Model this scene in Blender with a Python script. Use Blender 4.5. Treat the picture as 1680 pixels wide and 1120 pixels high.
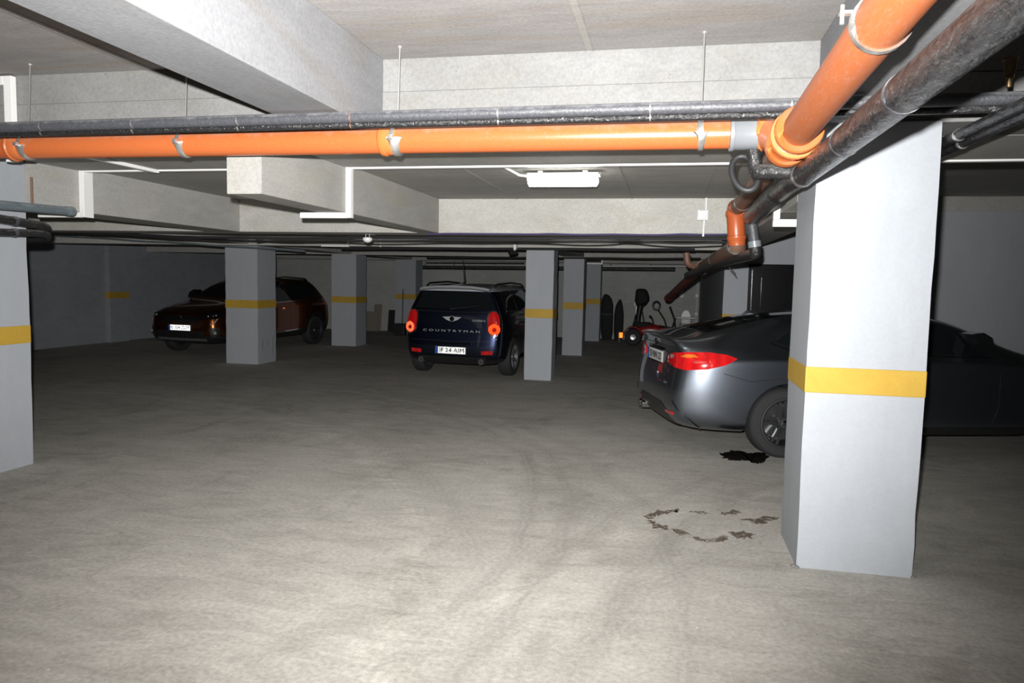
import bpy, bmesh, math, random
import numpy as np
from mathutils import Vector, Matrix
from mathutils.bvhtree import BVHTree
from mathutils.geometry import delaunay_2d_cdt

random.seed(7)
for o in list(bpy.data.objects):
    bpy.data.objects.remove(o)
SC = bpy.context.scene
COL = SC.collection
PI = math.pi

# ------------------------------------------------------------------ camera, light, exposure
F, PITCH, ROLL, YAW, EYE = 1208.8, .0821, .0204, .2073, 1.6
_fw = np.array([-math.sin(YAW) * math.cos(PITCH), math.cos(YAW) * math.cos(PITCH), -math.sin(PITCH)])
_rt = np.array([math.cos(YAW), math.sin(YAW), 0.0])
_up = np.cross(_rt, _fw)
_c, _s = math.cos(ROLL), math.sin(ROLL)
_rt, _up = _c * _rt + _s * _up, -_s * _rt + _c * _up
_O = np.array([0, 0, EYE])


def at(u, v, ax, val):
    """photo pixel -> the point where its ray meets the plane ax = val"""
    d = _fw + _rt * (u - 840) / F + _up * (560 - v) / F
    i = 'XYZ'.index(ax)
    return Vector(_O + d * ((val - _O[i]) / d[i]))


cam_d = bpy.data.cameras.new('camera')
cam = bpy.data.objects.new('camera', cam_d)
COL.objects.link(cam)
cam_d.sensor_width = 36
cam_d.lens = F * 36 / 1680
cam_d.clip_start = .05
M = Matrix.Identity(4)
for i in range(3):
    M[i][0], M[i][1], M[i][2], M[i][3] = _rt[i], _up[i], -_fw[i], _O[i]
cam.matrix_world = M
SC.camera = cam

world = bpy.data.worlds.new('world')
SC.world = world
world.use_nodes = True
world.node_tree.nodes['Background'].inputs[0].default_value = (.6, .65, .7, 1)
world.node_tree.nodes['Background'].inputs[1].default_value = .02

# the camera's own flash: a small lamp on the hot shoe, just above the lens
fl = bpy.data.lights.new('camera_flash', 'SPOT')
fl.energy = 3250
fl.color = (1.0, .985, .96)
fl.spot_size = math.radians(106)
fl.spot_blend = 1.0
fl.shadow_soft_size = .022
flo = bpy.data.objects.new('camera_flash', fl)
COL.objects.link(flo)
MF = M.copy()
p = Vector(_O) + Vector(_rt) * -.05 + Vector(_up) * .13
MF.translation = p
flo.matrix_world = MF @ Matrix.Rotation(math.radians(4), 4, 'Y') @ Matrix.Rotation(math.radians(12), 4, 'X')

SC.view_settings.view_transform = 'Standard'
SC.view_settings.look = 'None'
SC.view_settings.exposure = 0.0
SC.view_settings.gamma = 1.0
SC.view_settings.use_curve_mapping = False


# ------------------------------------------------------------------ materials
class NT:
    def __init__(self, name):
        self.m = bpy.data.materials.new(name)
        self.m.use_nodes = True
        self.t = self.m.node_tree
        self.b = self.t.nodes['Principled BSDF']

    def n(self, typ, **k):
        nd = self.t.nodes.new('ShaderNode' + typ)
        for a, v in k.items():
            if a in nd.inputs.keys() if isinstance(a, str) else False:
                nd.inputs[a].default_value = v
            else:
                setattr(nd, a, v)
        return nd

    def l(self, a, b):
        self.t.links.new(a, b)

    def noise(self, vec, scale, detail=5, rough=.6, dist=0.0):
        nd = self.n('TexNoise')
        nd.inputs['Scale'].default_value = scale
        nd.inputs['Detail'].default_value = detail
        nd.inputs['Roughness'].default_value = rough
        nd.inputs['Distortion'].default_value = dist
        self.l(vec, nd.inputs['Vector'])
        return nd.outputs['Fac']

    def ramp(self, fac, stops):
        r = self.n('ValToRGB')
        e = r.color_ramp.elements
        while len(e) < len(stops):
            e.new(.5)
        for el, (p_, c_) in zip(e, stops):
            el.position = p_
            el.color = (*c_, 1) if len(c_) == 3 else c_
        self.l(fac, r.inputs[0])
        return r.outputs[0]

    def mix(self, fac, a, b, mode='MIX'):
        m = self.n('Mix', data_type='RGBA', blend_type=mode)
        for s, v in ((0, fac), (6, a), (7, b)):
            if hasattr(v, 'links'):
                self.l(v, m.inputs[s])
            elif s == 0:
                m.inputs[0].default_value = v
            else:
                m.inputs[s].default_value = (*v, 1)
        return m.outputs[2]

    def math(self, op, a, b=0.0, c=None):
        m = self.n('Math', operation=op)
        for i_, v in enumerate((a, b) if c is None else (a, b, c)):
            if hasattr(v, 'links'):
                self.l(v, m.inputs[i_])
            else:
                m.inputs[i_].default_value = v
        return m.outputs[0]

    def pos(self, scale=(1, 1, 1)):
        g = self.n('NewGeometry')
        mp = self.n('Mapping')
        mp.inputs['Scale'].default_value = scale
        self.l(g.outputs['Position'], mp.inputs['Vector'])
        return mp.outputs['Vector']

    def bump(self, h, strength=.3, dist=.01):
        b = self.n('Bump')
        b.inputs['Strength'].default_value = strength
        b.inputs['Distance'].default_value = dist
        self.l(h, b.inputs['Height'])
        self.l(b.outputs[0], self.b.inputs['Normal'])


def s2l(c):
    return tuple(((x / 255 + .055) / 1.055) ** 2.4 if x / 255 > .04045 else x / 255 / 12.92 for x in c)


def plain(name, col, rough=.5, metal=0.0, **k):
    t = NT(name)
    t.b.inputs['Base Color'].default_value = (*col, 1)
    t.b.inputs['Roughness'].default_value = rough
    t.b.inputs['Metallic'].default_value = metal
    for a, v in k.items():
        t.b.inputs[a.replace('_', ' ')].default_value = v
    # faint procedural unevenness of the surface
    v = t.pos()
    f = t.noise(v, 40, 3)
    t.l(t.mix(t.math('MULTIPLY', f, .25), col, tuple(x * .7 for x in col)), t.b.inputs['Base Color'])
    return t.m


def concrete(name, c1, c2, streak=(1, 1, 1), stain=None, scale=.9, bump=.25, rough=.9, pits=True, spk_amt=.8):
    t = NT(name)
    v = t.pos()
    vs = t.pos(streak)
    a = t.noise(v, scale, 6, .62, .4)
    b = t.noise(vs, 3.1, 6, .65, .8)
    c = t.noise(v, 55, 4, .7)
    f = t.math('ADD', t.math('MULTIPLY', a, .55), t.math('MULTIPLY', b, .45))
    col = t.ramp(f, [(.36, c2), (.60, c1)])
    if stain:
        sm = t.noise(t.pos(tuple(x * .7 for x in streak)), 1.35, 5, .6, 1.2)
        sf = t.ramp(sm, [(.52, (0, 0, 0)), (.68, (1, 1, 1))])
        col = t.mix(t.math('MULTIPLY', sf, .55), col, stain)
    spk = t.ramp(c, [(.30, (.80, .80, .80)), (.62, (1.06, 1.06, 1.06))])
    col = t.mix(spk_amt, col, spk, 'MULTIPLY')
    if pits:
        vo = t.n('TexVoronoi')
        vo.inputs['Scale'].default_value = 9
        t.l(v, vo.inputs['Vector'])
        pm = t.ramp(vo.outputs['Distance'], [(.03, (.55, .53, .50)), (.06, (1, 1, 1))])
        col = t.mix(.6, col, pm, 'MULTIPLY')
    t.l(col, t.b.inputs['Base Color'])
    t.b.inputs['Roughness'].default_value = rough
    t.b.inputs['Specular IOR Level'].default_value = .25
    h = t.math('ADD', t.math('MULTIPLY', b, .6), t.math('MULTIPLY', c, .3))
    t.bump(h, bump, .012)
    return t.m


MAT = {}
MAT['slab'] = concrete('slab_concrete', (.335, .325, .32), (.26, .252, .248), (.6, 3, 1), (.30, .255, .20), .7)
MAT['slab_low'] = concrete('slab_low_concrete', (.38, .375, .355), (.29, .285, .265), (.6, 3, 1), (.33, .30, .26), .7)
MAT['beam'] = concrete('beam_concrete', (.235, .239, .25), (.185, .188, .198), (1.5, .5, 2.5), (.19, .175, .15), .8)
MAT['beam_flash_dimmed'] = concrete('beam_flash_dimmed_concrete', (.225, .226, .224), (.18, .181, .178), (1.2, 1, 2.6), (.195, .19, .17), .9)  # near beam concrete, colour darkened to offset the strong flash up close
MAT['beam_flash_lifted'] = concrete('beam_flash_lifted_concrete', (.49, .485, .455), (.415, .41, .385), (1.2, 1, 2.6), (.39, .365, .31), .9)  # same concrete, colour lightened to make up for flash fall-off
MAT['beam_mid'] = concrete('beam_mid_concrete', (.375, .37, .352), (.295, .292, .278), (1.5, .6, 2.5), (.36, .34, .28), .9)
MAT['paint'] = concrete('grey_wall_paint', (.35, .37, .40), (.32, .34, .368), (2, 2, .6), None, .7, .05, .75, pits=False, spk_amt=.22)
MAT['wallpaint'] = concrete('grey_far_wall_paint', (.30, .315, .345), (.24, .25, .28), (1, 1, 2), None, .5, .1, .85, pits=False, spk_amt=.4)
MAT['wallraw'] = concrete('back_wall_concrete', (.42, .425, .415), (.33, .338, .33), (1, 1, 3), (.37, .365, .33), .7)
MAT['yellow'] = concrete('yellow_band_paint', (.46, .295, .045), (.40, .25, .035), (2, 2, 2), None, 1.5, .05, .6, pits=False, spk_amt=.25)


def floor_material():
    t = NT('dusty_floor_concrete')
    v = t.pos()
    a = t.noise(v, .55, 6, .65, .6)
    b = t.noise(t.pos((1.0, 2.6, 1)), 2.2, 7, .7, 1.0)
    c = t.noise(v, 38, 5, .75)
    f = t.math('ADD', t.math('MULTIPLY', a, .5), t.math('MULTIPLY', b, .5))
    col = t.ramp(f, [(.34, (.30, .29, .26)), (.50, (.42, .406, .37)), (.64, (.51, .493, .455))])
    col = t.mix(.9, col, t.ramp(c, [(.32, (.72, .72, .72)), (.64, (1.12, 1.12, 1.12))]), 'MULTIPLY')
    # curved tyre tracks where cars swing round the aisle
    wob = t.noise(v, 1.1, 3, .5)
    for cx, cy, r, w, dark in ((-6.2, 4.4, 5.35, .10, .72), (-6.2, 4.4, 5.62, .09, .78), (-6.9, 3.4, 7.05, .11, .80),
                               (5.6, 2.6, 5.9, .12, .74), (5.6, 2.6, 6.35, .10, .80), (6.3, .4, 7.2, .16, .78),
                               (-7.5, 2.0, 6.4, .14, 1.22), (6.3, .4, 7.75, .16, 1.2), (-9.0, 1.0, 8.5, .15, .82), (4.5, -3.2, 7.1, .2, 1.18),
                               (4.5, -3.2, 6.5, .16, .80)):
        d = t.n('VectorMath', operation='DISTANCE')
        g = t.n('NewGeometry')
        t.l(g.outputs['Position'], d.inputs[0])
        d.inputs[1].default_value = (cx, cy, 0)
        e = t.math('ADD', t.math('SUBTRACT', d.outputs['Value'], r), t.math('MULTIPLY', t.math('SUBTRACT', wob, .5), .35))
        m = t.math('SUBTRACT', 1.0, t.math('MINIMUM', t.math('DIVIDE', t.math('ABSOLUTE', e), w), 1.0))
        tread = t.math('ADD', .75, t.math('MULTIPLY', t.math('SINE', t.math('MULTIPLY', e, 110)), .25))
        m = t.math('MULTIPLY', t.math('MULTIPLY', m, tread), t.ramp(b, [(.35, (0, 0, 0)), (.6, (1, 1, 1))]))
        col = t.mix(t.math('MULTIPLY', m, .9), col, t.mix(1.0, col, (dark, dark, dark), 'MULTIPLY'))
    # scattered dark smears and pale plaster crumbs
    sm = t.ramp(t.noise(t.pos((1.5, 1.1, 1)), .9, 7, .7, .7), [(.52, (1, 1, 1)), (.72, (.72, .72, .70))])
    col = t.mix(.95, col, sm, 'MULTIPLY')
    vo = t.n('TexVoronoi')
    vo.inputs['Scale'].default_value = 4.5
    vo.inputs['Randomness'].default_value = 1
    t.l(v, vo.inputs['Vector'])
    col = t.mix(t.ramp(vo.outputs['Distance'], [(.022, (.8, .8, .8)), (.035, (0, 0, 0))]), col, (.62, .61, .58))
    t.l(col, t.b.inputs['Base Color'])
    t.b.inputs['Roughness'].default_value = .88
    t.b.inputs['Specular IOR Level'].default_value = .3
    t.bump(t.math('ADD', t.math('MULTIPLY', b, .7), t.math('MULTIPLY', c, .25)), .35, .012)
    return t.m


MAT['floor'] = floor_material()


def pvc(name, c, dust, amt=.5, rough=.35, wrinkle=0.0):
    """plastic pipe with dust lying on its upper side"""
    t = NT(name)
    g = t.n('NewGeometry')
    sep = t.n('SeparateXYZ')
    t.l(g.outputs['Normal'], sep.inputs[0])
    nz = t.noise(t.pos((3, 3, 3)), 4, 5, .65, 1)
    up = t.math('ADD', sep.outputs[2], t.math('MULTIPLY', t.math('SUBTRACT', nz, .5), 1.3))
    f = t.ramp(up, [(.25, (0, 0, 0)), (.85, (1, 1, 1))])
    sc = t.ramp(t.noise(t.pos((30, 6, 30)), 3, 5, .7, 1), [(.5, (0, 0, 0)), (.75, (1, 1, 1))])
    fac = t.math('MINIMUM', t.math('ADD', t.math('MULTIPLY', f, amt), t.math('MULTIPLY', sc, amt * .4)), 1.0)
    t.l(t.mix(fac, c, dust), t.b.inputs['Base Color'])
    t.l(t.math('ADD', rough, t.math('MULTIPLY', fac, .45)), t.b.inputs['Roughness'])
    if wrinkle:
        t.bump(t.noise(t.pos((9, 4, 9)), 3.5, 5, .6, 1.5), wrinkle, .02)
    return t.m


MAT['orange'] = pvc('orange_drain_plastic', (.43, .108, .030), (.36, .21, .15), .6, .28)
MAT['orange_dirty'] = pvc('dusty_orange_plastic', (.34, .095, .03), (.27, .185, .145), 1.0, .5)
MAT['orange_clean'] = pvc('clean_orange_plastic', (.52, .14, .035), (.45, .27, .2), .25, .3)
MAT['orange_deep'] = pvc('red_orange_plastic', (.42, .09, .025), (.35, .18, .13), .25, .35)
MAT['brown'] = pvc('brown_dirty_plastic', (.16, .085, .055), (.30, .25, .21), .7, .5)
MAT['maroon'] = pvc('maroon_plastic', (.13, .028, .018), (.14, .07, .06), .4, .5)
MAT['greypvc'] = pvc('grey_plastic', (.17, .185, .20), (.26, .26, .26), .4, .35)
MAT['black'] = pvc('black_insulation', (.016, .016, .017), (.15, .145, .14), .6, .2, .55)
MAT['blackgrey'] = pvc('dark_grey_insulation', (.05, .052, .06), (.20, .20, .21), .75, .45, .25)
MAT['galv'] = plain('galvanised_steel', (.62, .62, .60), .35, .85)
MAT['zinc_grey'] = pvc('blue_grey_pipe', (.10, .125, .14), (.25, .28, .29), .7, .4)
MAT['white'] = plain('white_plastic', (.78, .78, .77), .4)
MAT['offwhite'] = plain('offwhite_plastic', (.62, .64, .65), .45)
MAT['cable'] = plain('black_cable', (.018, .018, .02), .55)
MAT['bluecable'] = plain('violet_cable', (.06, .05, .14), .5)
MAT['brass'] = plain('brass', (.32, .22, .12), .4, .9)
MAT['chrome'] = plain('chrome', (.75, .76, .78), .12, 1.0)
MAT['badge'] = plain('satin_badge_silver', (.42, .43, .45), .45, .25)
MAT['rubber'] = plain('tyre_rubber', (.02, .02, .021), .8)
MAT['rim'] = plain('dark_alloy', (.20, .205, .215), .3, .9)
MAT['rimlight'] = plain('silver_alloy', (.5, .5, .52), .3, .9)
MAT['blacktrim'] = plain('black_trim_plastic', (.012, .012, .013), .45)
MAT['glosstrim'] = plain('gloss_black', (.006, .006, .007), .08)
MAT['glass'] = plain('tinted_car_glass', (.006, .008, .009), .04)
MAT['glass'].node_tree.nodes['Principled BSDF'].inputs['Specular IOR Level'].default_value = .6
MAT['doorpaint'] = plain('black_door_paint', (.008, .008, .009), .14)
MAT['wood'] = plain('raw_board', (.20, .18, .15), .8)
MAT['wetoil'] = plain('wet_oil', (.012, .011, .010), .12)
MAT['red'] = plain('red_plastic', (.24, .012, .012), .3)
MAT['blackcloth'] = plain('black_cover_fabric', (.010, .010, .012), .85)
MAT['platewhite'] = plain('plate_white', (.72, .73, .74), .5)
MAT['plateblue'] = plain('plate_blue', (.02, .09, .42), .5)
MAT['plateink'] = plain('plate_ink', (.03, .03, .03), .5)
MAT['plateink_glare'] = plain('plate_ink_glare', (.16, .16, .17), .5)  # plate ink lightened in colour to imitate wash-out by the flash


def carpaint(name, c, flake=.5, rough=.28):
    t = NT(name)
    v = t.pos()
    f = t.noise(v, 900, 2)
    t.l(t.mix(t.math('MULTIPLY', f, .5), c, tuple(min(1, x * 1.4) for x in c)), t.b.inputs['Base Color'])
    t.b.inputs['Metallic'].default_value = flake
    t.b.inputs['Roughness'].default_value = rough
    t.b.inputs['Coat Weight'].default_value = 1.0
    t.b.inputs['Coat Roughness'].default_value = .03
    return t.m


MAT['paint_grey'] = carpaint('mineral_grey_paint', (.17, .19, .225), 1.0, .36)
MAT['paint_navy'] = carpaint('dark_navy_paint', (.022, .028, .058), 1.0, .34)
MAT['paint_orange'] = carpaint('dark_orange_paint', (.24, .07, .018), 1.0, .30)
MAT['paint_silver'] = carpaint('silver_roof_paint', (.40, .42, .44), .35, .35)


def lamp_mat(name, c, rough=.1):
    t = NT(name)
    v = t.pos()
    w = t.n('TexWave')
    w.inputs['Scale'].default_value = 3.0
    w.inputs['Distortion'].default_value = .5
    t.l(v, w.inputs['Vector'])
    t.l(t.mix(w.outputs['Fac'], c, tuple(x * .75 for x in c)), t.b.inputs['Base Color'])
    t.b.inputs['Roughness'].default_value = rough
    t.b.inputs['Coat Weight'].default_value = 1
    t.b.inputs['Coat Roughness'].default_value = .02
    return t.m


MAT['redlens'] = lamp_mat('red_lamp_lens', (.62, .010, .012))
MAT['amberlens'] = lamp_mat('amber_lamp_lens', (.75, .18, .02))
MAT['clearlens'] = lamp_mat('clear_lamp_lens', (.35, .36, .38))


def retro_mat(name, c, rough):
    """mirror facets of a cube-corner reflector"""
    t = NT(name)
    t.b.inputs['Base Color'].default_value = (*c, 1)
    t.b.inputs['Metallic'].default_value = 1
    t.b.inputs['Roughness'].default_value = rough
    return t.m


MAT['retro_white'] = retro_mat('cube_corner_white', (.86, .86, .86), .32)
MAT['retro_red'] = retro_mat('cube_corner_red', (.93, .30, .16), .30)
MAT['retro_deepred'] = retro_mat('cube_corner_deep_red', (.85, .16, .16), .34)
MAT['retro_amber'] = retro_mat('cube_corner_amber', (.95, .62, .30), .28)


# ------------------------------------------------------------------ mesh helpers
def link(name, me, mat=None, parent=None, smooth=False):
    o = bpy.data.objects.new(name, me)
    COL.objects.link(o)
    if mat is not None:
        me.materials.append(MAT[mat] if isinstance(mat, str) else mat)
    if parent is not None:
        o.parent = parent
    if smooth:
        for p_ in me.polygons:
            p_.use_smooth = True
    return o


def from_bm(name, bm, mat=None, parent=None, smooth=False, auto=None):
    bmesh.ops.recalc_face_normals(bm, faces=bm.faces)
    if auto is not None:
        bm.normal_update()
        for e in bm.edges:
            if len(e.link_faces) == 2 and e.calc_face_angle(0) > math.radians(auto):
                e.smooth = False
        for f_ in bm.faces:
            f_.smooth = True
    me = bpy.data.meshes.new(name)
    bm.to_mesh(me)
    bm.free()
    return link(name, me, mat, parent, smooth)


def bm_box(bm, x0, x1, y0, y1, z0, z1, mtx=None):
    vs = [bm.verts.new((x, y, z)) for x in (x0, x1) for y in (y0, y1) for z in (z0, z1)]
    for q in ((0, 1, 3, 2), (4, 6, 7, 5), (0, 4, 5, 1), (2, 3, 7, 6), (0, 2, 6, 4), (1, 5, 7, 3)):
        bm.faces.new([vs[i_] for i_ in q])
    if mtx is not None:
        for v_ in vs:
            v_.co = mtx @ v_.co
    return vs


def box(name, x0, x1, y0, y1, z0, z1, mat, parent=None, bev=0.0, mtx=None):
    bm = bmesh.new()
    bm_box(bm, x0, x1, y0, y1, z0, z1, mtx)
    if bev:
        bmesh.ops.bevel(bm, geom=list(bm.edges), offset=bev, segments=2, affect='EDGES', profile=.6)
    return from_bm(name, bm, mat, parent)


def bm_tube(bm, pts, r, n=12, cap=True):
    pts = [Vector(p_) for p_ in pts]
    rs = r if isinstance(r, (list, tuple)) else [r] * len(pts)
    rings = []
    a = None
    for i_, p_ in enumerate(pts):
        if i_ == 0:
            t = pts[1] - p_
        elif i_ == len(pts) - 1:
            t = p_ - pts[-2]
        else:
            t = (pts[i_ + 1] - p_).normalized() + (p_ - pts[i_ - 1]).normalized()
        t = t.normalized() if t.length > 1e-9 else Vector((0, 0, 1))
        if a is None:
            a = t.orthogonal().normalized()
        else:
            a = a - t * a.dot(t)
            a = a.normalized() if a.length > 1e-6 else t.orthogonal().normalized()
        b = t.cross(a)
        rings.append([bm.verts.new(p_ + (a * math.cos(2 * PI * k / n) + b * math.sin(2 * PI * k / n)) * rs[i_]) for k in range(n)])
    for A, B in zip(rings, rings[1:]):
        for k in range(n):
            bm.faces.new((A[k], A[(k + 1) % n], B[(k + 1) % n], B[k]))
    if cap:
        bm.faces.new(rings[0][::-1])
        bm.faces.new(rings[-1])


def tube(name, pts, r, mat, parent=None, n=14, cap=True):
    bm = bmesh.new()
    bm_tube(bm, pts, r, n, cap)
    return from_bm(name, bm, mat, parent, auto=40)


def bend(pts, rad, n=6):
    """round the corners of a polyline"""
    pts = [Vector(p_) for p_ in pts]
    out = [pts[0]]
    for a, b, c in zip(pts, pts[1:], pts[2:]):
        d1, d2 = (a - b), (c - b)
        k = min(rad, d1.length * .45, d2.length * .45)
        p1, p2 = b + d1.normalized() * k, b + d2.normalized() * k
        for i_ in range(n + 1):
            t = i_ / n
            out.append(p1 * (1 - t) ** 2 + b * 2 * t * (1 - t) + p2 * t * t)
    out.append(pts[-1])
    return out


def ring(name, c, axis, r, w, mat, parent=None, thick=.006, n=24):
    """a band round a pipe"""
    c, axis = Vector(c), Vector(axis).normalized()
    h = axis * w / 2
    bm = bmesh.new()
    bm_tube(bm, [c - h, c - h, c + h, c + h], [r, r + thick, r + thick, r], n, False)
    return from_bm(name, bm, mat, parent, auto=40)


def prism(name, poly, ax, a0, a1, mat, parent=None, bev=0.0):
    """polygon of 2-tuples extruded along axis ax ('X': (y,z), 'Y': (x,z), 'Z': (x,y))"""
    def P(p_, a):
        return (a, p_[0], p_[1]) if ax == 'X' else (p_[0], a, p_[1]) if ax == 'Y' else (p_[0], p_[1], a)
    bm = bmesh.new()
    A = [bm.verts.new(P(p_, a0)) for p_ in poly]
    B = [bm.verts.new(P(p_, a1)) for p_ in poly]
    bm.faces.new(A[::-1])
    bm.faces.new(B)
    for i_ in range(len(poly)):
        j = (i_ + 1) % len(poly)
        bm.faces.new((A[i_], A[j], B[j], B[i_]))
    if bev:
        bmesh.ops.bevel(bm, geom=list(bm.edges), offset=bev, segments=2, affect='EDGES')
    return from_bm(name, bm, mat, parent)


def lathe(bm, prof, n=32, mtx=None, axis='Y'):
    """profile (r, h) revolved; closed when the profile is"""
    rings = []
    for r, h in prof:
        rg = []
        for k in range(n):
            a = 2 * PI * k / n
            co = Vector((r * math.cos(a), h, r * math.sin(a))) if axis == 'Y' else Vector((r * math.cos(a), r * math.sin(a), h))
            rg.append(bm.verts.new(mtx @ co if mtx else co))
        rings.append(rg)
    for A, B in zip(rings, rings[1:]):
        for k in range(n):
            bm.faces.new((A[k], A[(k + 1) % n], B[(k + 1) % n], B[k]))
    return rings


def empty(name, loc=(0, 0, 0), rotz=0.0):
    o = bpy.data.objects.new(name, None)
    COL.objects.link(o)
    o.location = loc
    o.rotation_euler = (0, 0, rotz)
    return o


def tag(o, label, cat, group=None, kind=None):
    o['label'] = label
    o['category'] = cat
    if group:
        o['group'] = group
    if kind:
        o['kind'] = kind
    return o


def struct(o, label=None, cat=None):
    o['kind'] = 'structure'
    if label:
        o['label'] = label
    if cat:
        o['category'] = cat
    return o


def text_mesh(name, s, size, mat, parent, mtx, extrude=.0015, width=None):
    cu = bpy.data.curves.new(name, 'FONT')
    cu.body = s
    cu.size = size
    cu.extrude = extrude
    cu.align_x, cu.align_y = 'CENTER', 'CENTER'
    cu.resolution_u = 2
    t = bpy.data.objects.new(name, cu)
    COL.objects.link(t)
    bpy.context.view_layer.update()
    me = bpy.data.meshes.new_from_object(t.evaluated_get(bpy.context.evaluated_depsgraph_get()))
    bpy.data.objects.remove(t)
    bpy.data.curves.remove(cu)
    if width:
        xs = [v_.co.x for v_ in me.vertices]
        k = width / (max(xs) - min(xs))
        for v_ in me.vertices:
            v_.co.x *= k
    me.transform(mtx)
    me.name = name
    return link(name, me, mat, parent)


# ------------------------------------------------------------------ the structure
Z1, ZB, Z2, ZL = 2.942, 2.488, 2.514, 2.129          # upper slab, shallow beams, lower slab, deep beams
YT1, YJ, YT1B, YT2, YT3, YT4, YT5 = 4.393, 4.785, 5.648, 8.156, 11.722, 16.0, 20.14
XW, XE, YBACK, YDOOR, YNEAR, XSIDE = -12.6, 6.6, 21.2, 11.86, -5.0, .85

floor = struct(box('floor', XW - .2, XE + .2, YNEAR - .2, YBACK + .2, -.2, 0, 'floor'), 'dusty grey concrete garage floor with tyre tracks', 'floor')

c1 = struct(box('ceiling', XW, XE, YNEAR, YT1B, Z1, Z1 + .2, 'slab'), 'stained upper concrete ceiling slab in front of the cross beam', 'ceiling')
c2 = struct(box('ceiling', XW, .9, YT1B, YBACK, Z2, Z2 + .2, 'slab_low'), 'lower concrete ceiling slab holding the tube lamp', 'ceiling')
c3 = struct(box('ceiling', .9, XE, YT1B, YDOOR + .1, Z1, Z1 + .2, 'slab_low'), 'ceiling slab above the parked grey saloon', 'ceiling')
# formwork joints, proud ridges on the slabs
for x in (-.53 * .9412, -3.4, 2.4):
    for dx in (-.022, .022):
        box('formwork_ridge', x + dx - .004, x + dx + .004, YNEAR, YT1, Z1 - .004, Z1 + .01, 'slab', c1)
    box('formwork_strip', x - .018, x + .018, YNEAR, YT1, Z1 - .0015, Z1 + .01, 'slab_low', c1)
for (u0, v0, u1, v1) in ((765, 278, 840, 322), (1012, 276, 1030, 300), (1168, 280, 1158, 322)):
    a, b = at(u0, v0, 'Z', Z2), at(u1, v1, 'Z', Z2)
    x = (a.x + b.x) / 2
    box('formwork_ridge', x - .007, x + .007, YT1B, YT2, Z2 - .005, Z2 + .01, 'beam_mid', c2)

wl = struct(box('wall_left', XW - .2, XW, YNEAR, YBACK, 0, Z1, 'wallpaint'), 'dark grey painted side wall of the garage', 'wall')
wb = struct(box('wall_back', XW, XSIDE + .2, YBACK, YBACK + .2, 0, Z2, 'wallraw'), 'bare concrete back wall of the garage', 'wall')
ws = struct(box('wall_side', XSIDE, XSIDE + .2, YDOOR + .2, YBACK, 0, Z2, 'paint'), 'grey side wall running back to the stored things', 'wall')
# wall with the doorway: pieces round the opening
DX0, DX1, DZ = 1.19, 2.06, 1.93
bm = bmesh.new()
bm_box(bm, XSIDE, DX0, YDOOR, YDOOR + .2, 0, 2.73)
bm_box(bm, DX1, XE, YDOOR, YDOOR + .2, 0, 2.73)
bm_box(bm, DX0, DX1, YDOOR, YDOOR + .2, DZ, 2.73)
wd = struct(from_bm('wall_door', bm, 'paint'), 'grey painted wall with the black metal door', 'wall')
box('bare_concrete_strip', XSIDE, XE, YDOOR - .01, YDOOR + .2, 2.73, Z1, 'beam_mid', wd)
struct(box('wall_right', XE, XE + .2, YNEAR, YDOOR, 0, Z1, 'wallpaint'), 'grey painted wall beyond the saloon', 'wall')
struct(box('wall_near', XW, XE, YNEAR - .2, YNEAR, 0, Z1, 'paint'), 'grey wall behind the photographer', 'wall')
# painted pilaster stub on the left wall, yellow band
pil = struct(box('wall_pilaster', XW, XW + .12, 14.6, 15.2, 0, Z2, 'wallpaint'), 'shallow pilaster on the dark side wall with a yellow band', 'pilaster')
box('paint_band', XW, XW + .124, 14.596, 15.204, 1.011, 1.156, 'yellow', pil)

# door
door = struct(empty('door_1', (DX0, YDOOR, 0)), 'black metal door with frame in the grey wall', 'door')
dw = DX1 - DX0
bm = bmesh.new()
bm_box(bm, 0, .075, -.03, .1, 0, DZ)
bm_box(bm, dw - .075, dw, -.03, .1, 0, DZ)
bm_box(bm, .075, dw - .075, -.03, .1, DZ - .075, DZ)
from_bm('door_frame', bm, 'doorpaint', door)
leaf = box('door_leaf', .08, dw - .08, .03, .075, .01, DZ - .08, 'doorpaint', door, .004)
box('door_panel', .20, dw - .20, .02, .03, 1.05, DZ - .2, 'doorpaint', leaf, .003)
box('door_panel', .20, dw - .20, .02, .03, .18, .92, 'doorpaint', leaf, .003)
box('frame_edge', .052, .062, -.036, -.03, 0, DZ - .09, 'chrome', door)
hn = tube('door_handle', bend([(dw - .16, .03, 1.03), (dw - .16, -.02, 1.03), (dw - .28, -.02, 1.03)], .02), .009, 'chrome', leaf)
box('lock_plate', dw - .18, dw - .14, .022, .03, .92, 1.12, 'chrome', leaf, .002)
bm = bmesh.new()
lathe(bm, [(0.0005, -.012), (.014, -.012), (.016, 0), (.0005, 0)], 16, Matrix.Translation((dw - .17, .022, 1.55)))
from_bm('peephole', bm, 'chrome', leaf, auto=40)


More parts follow.
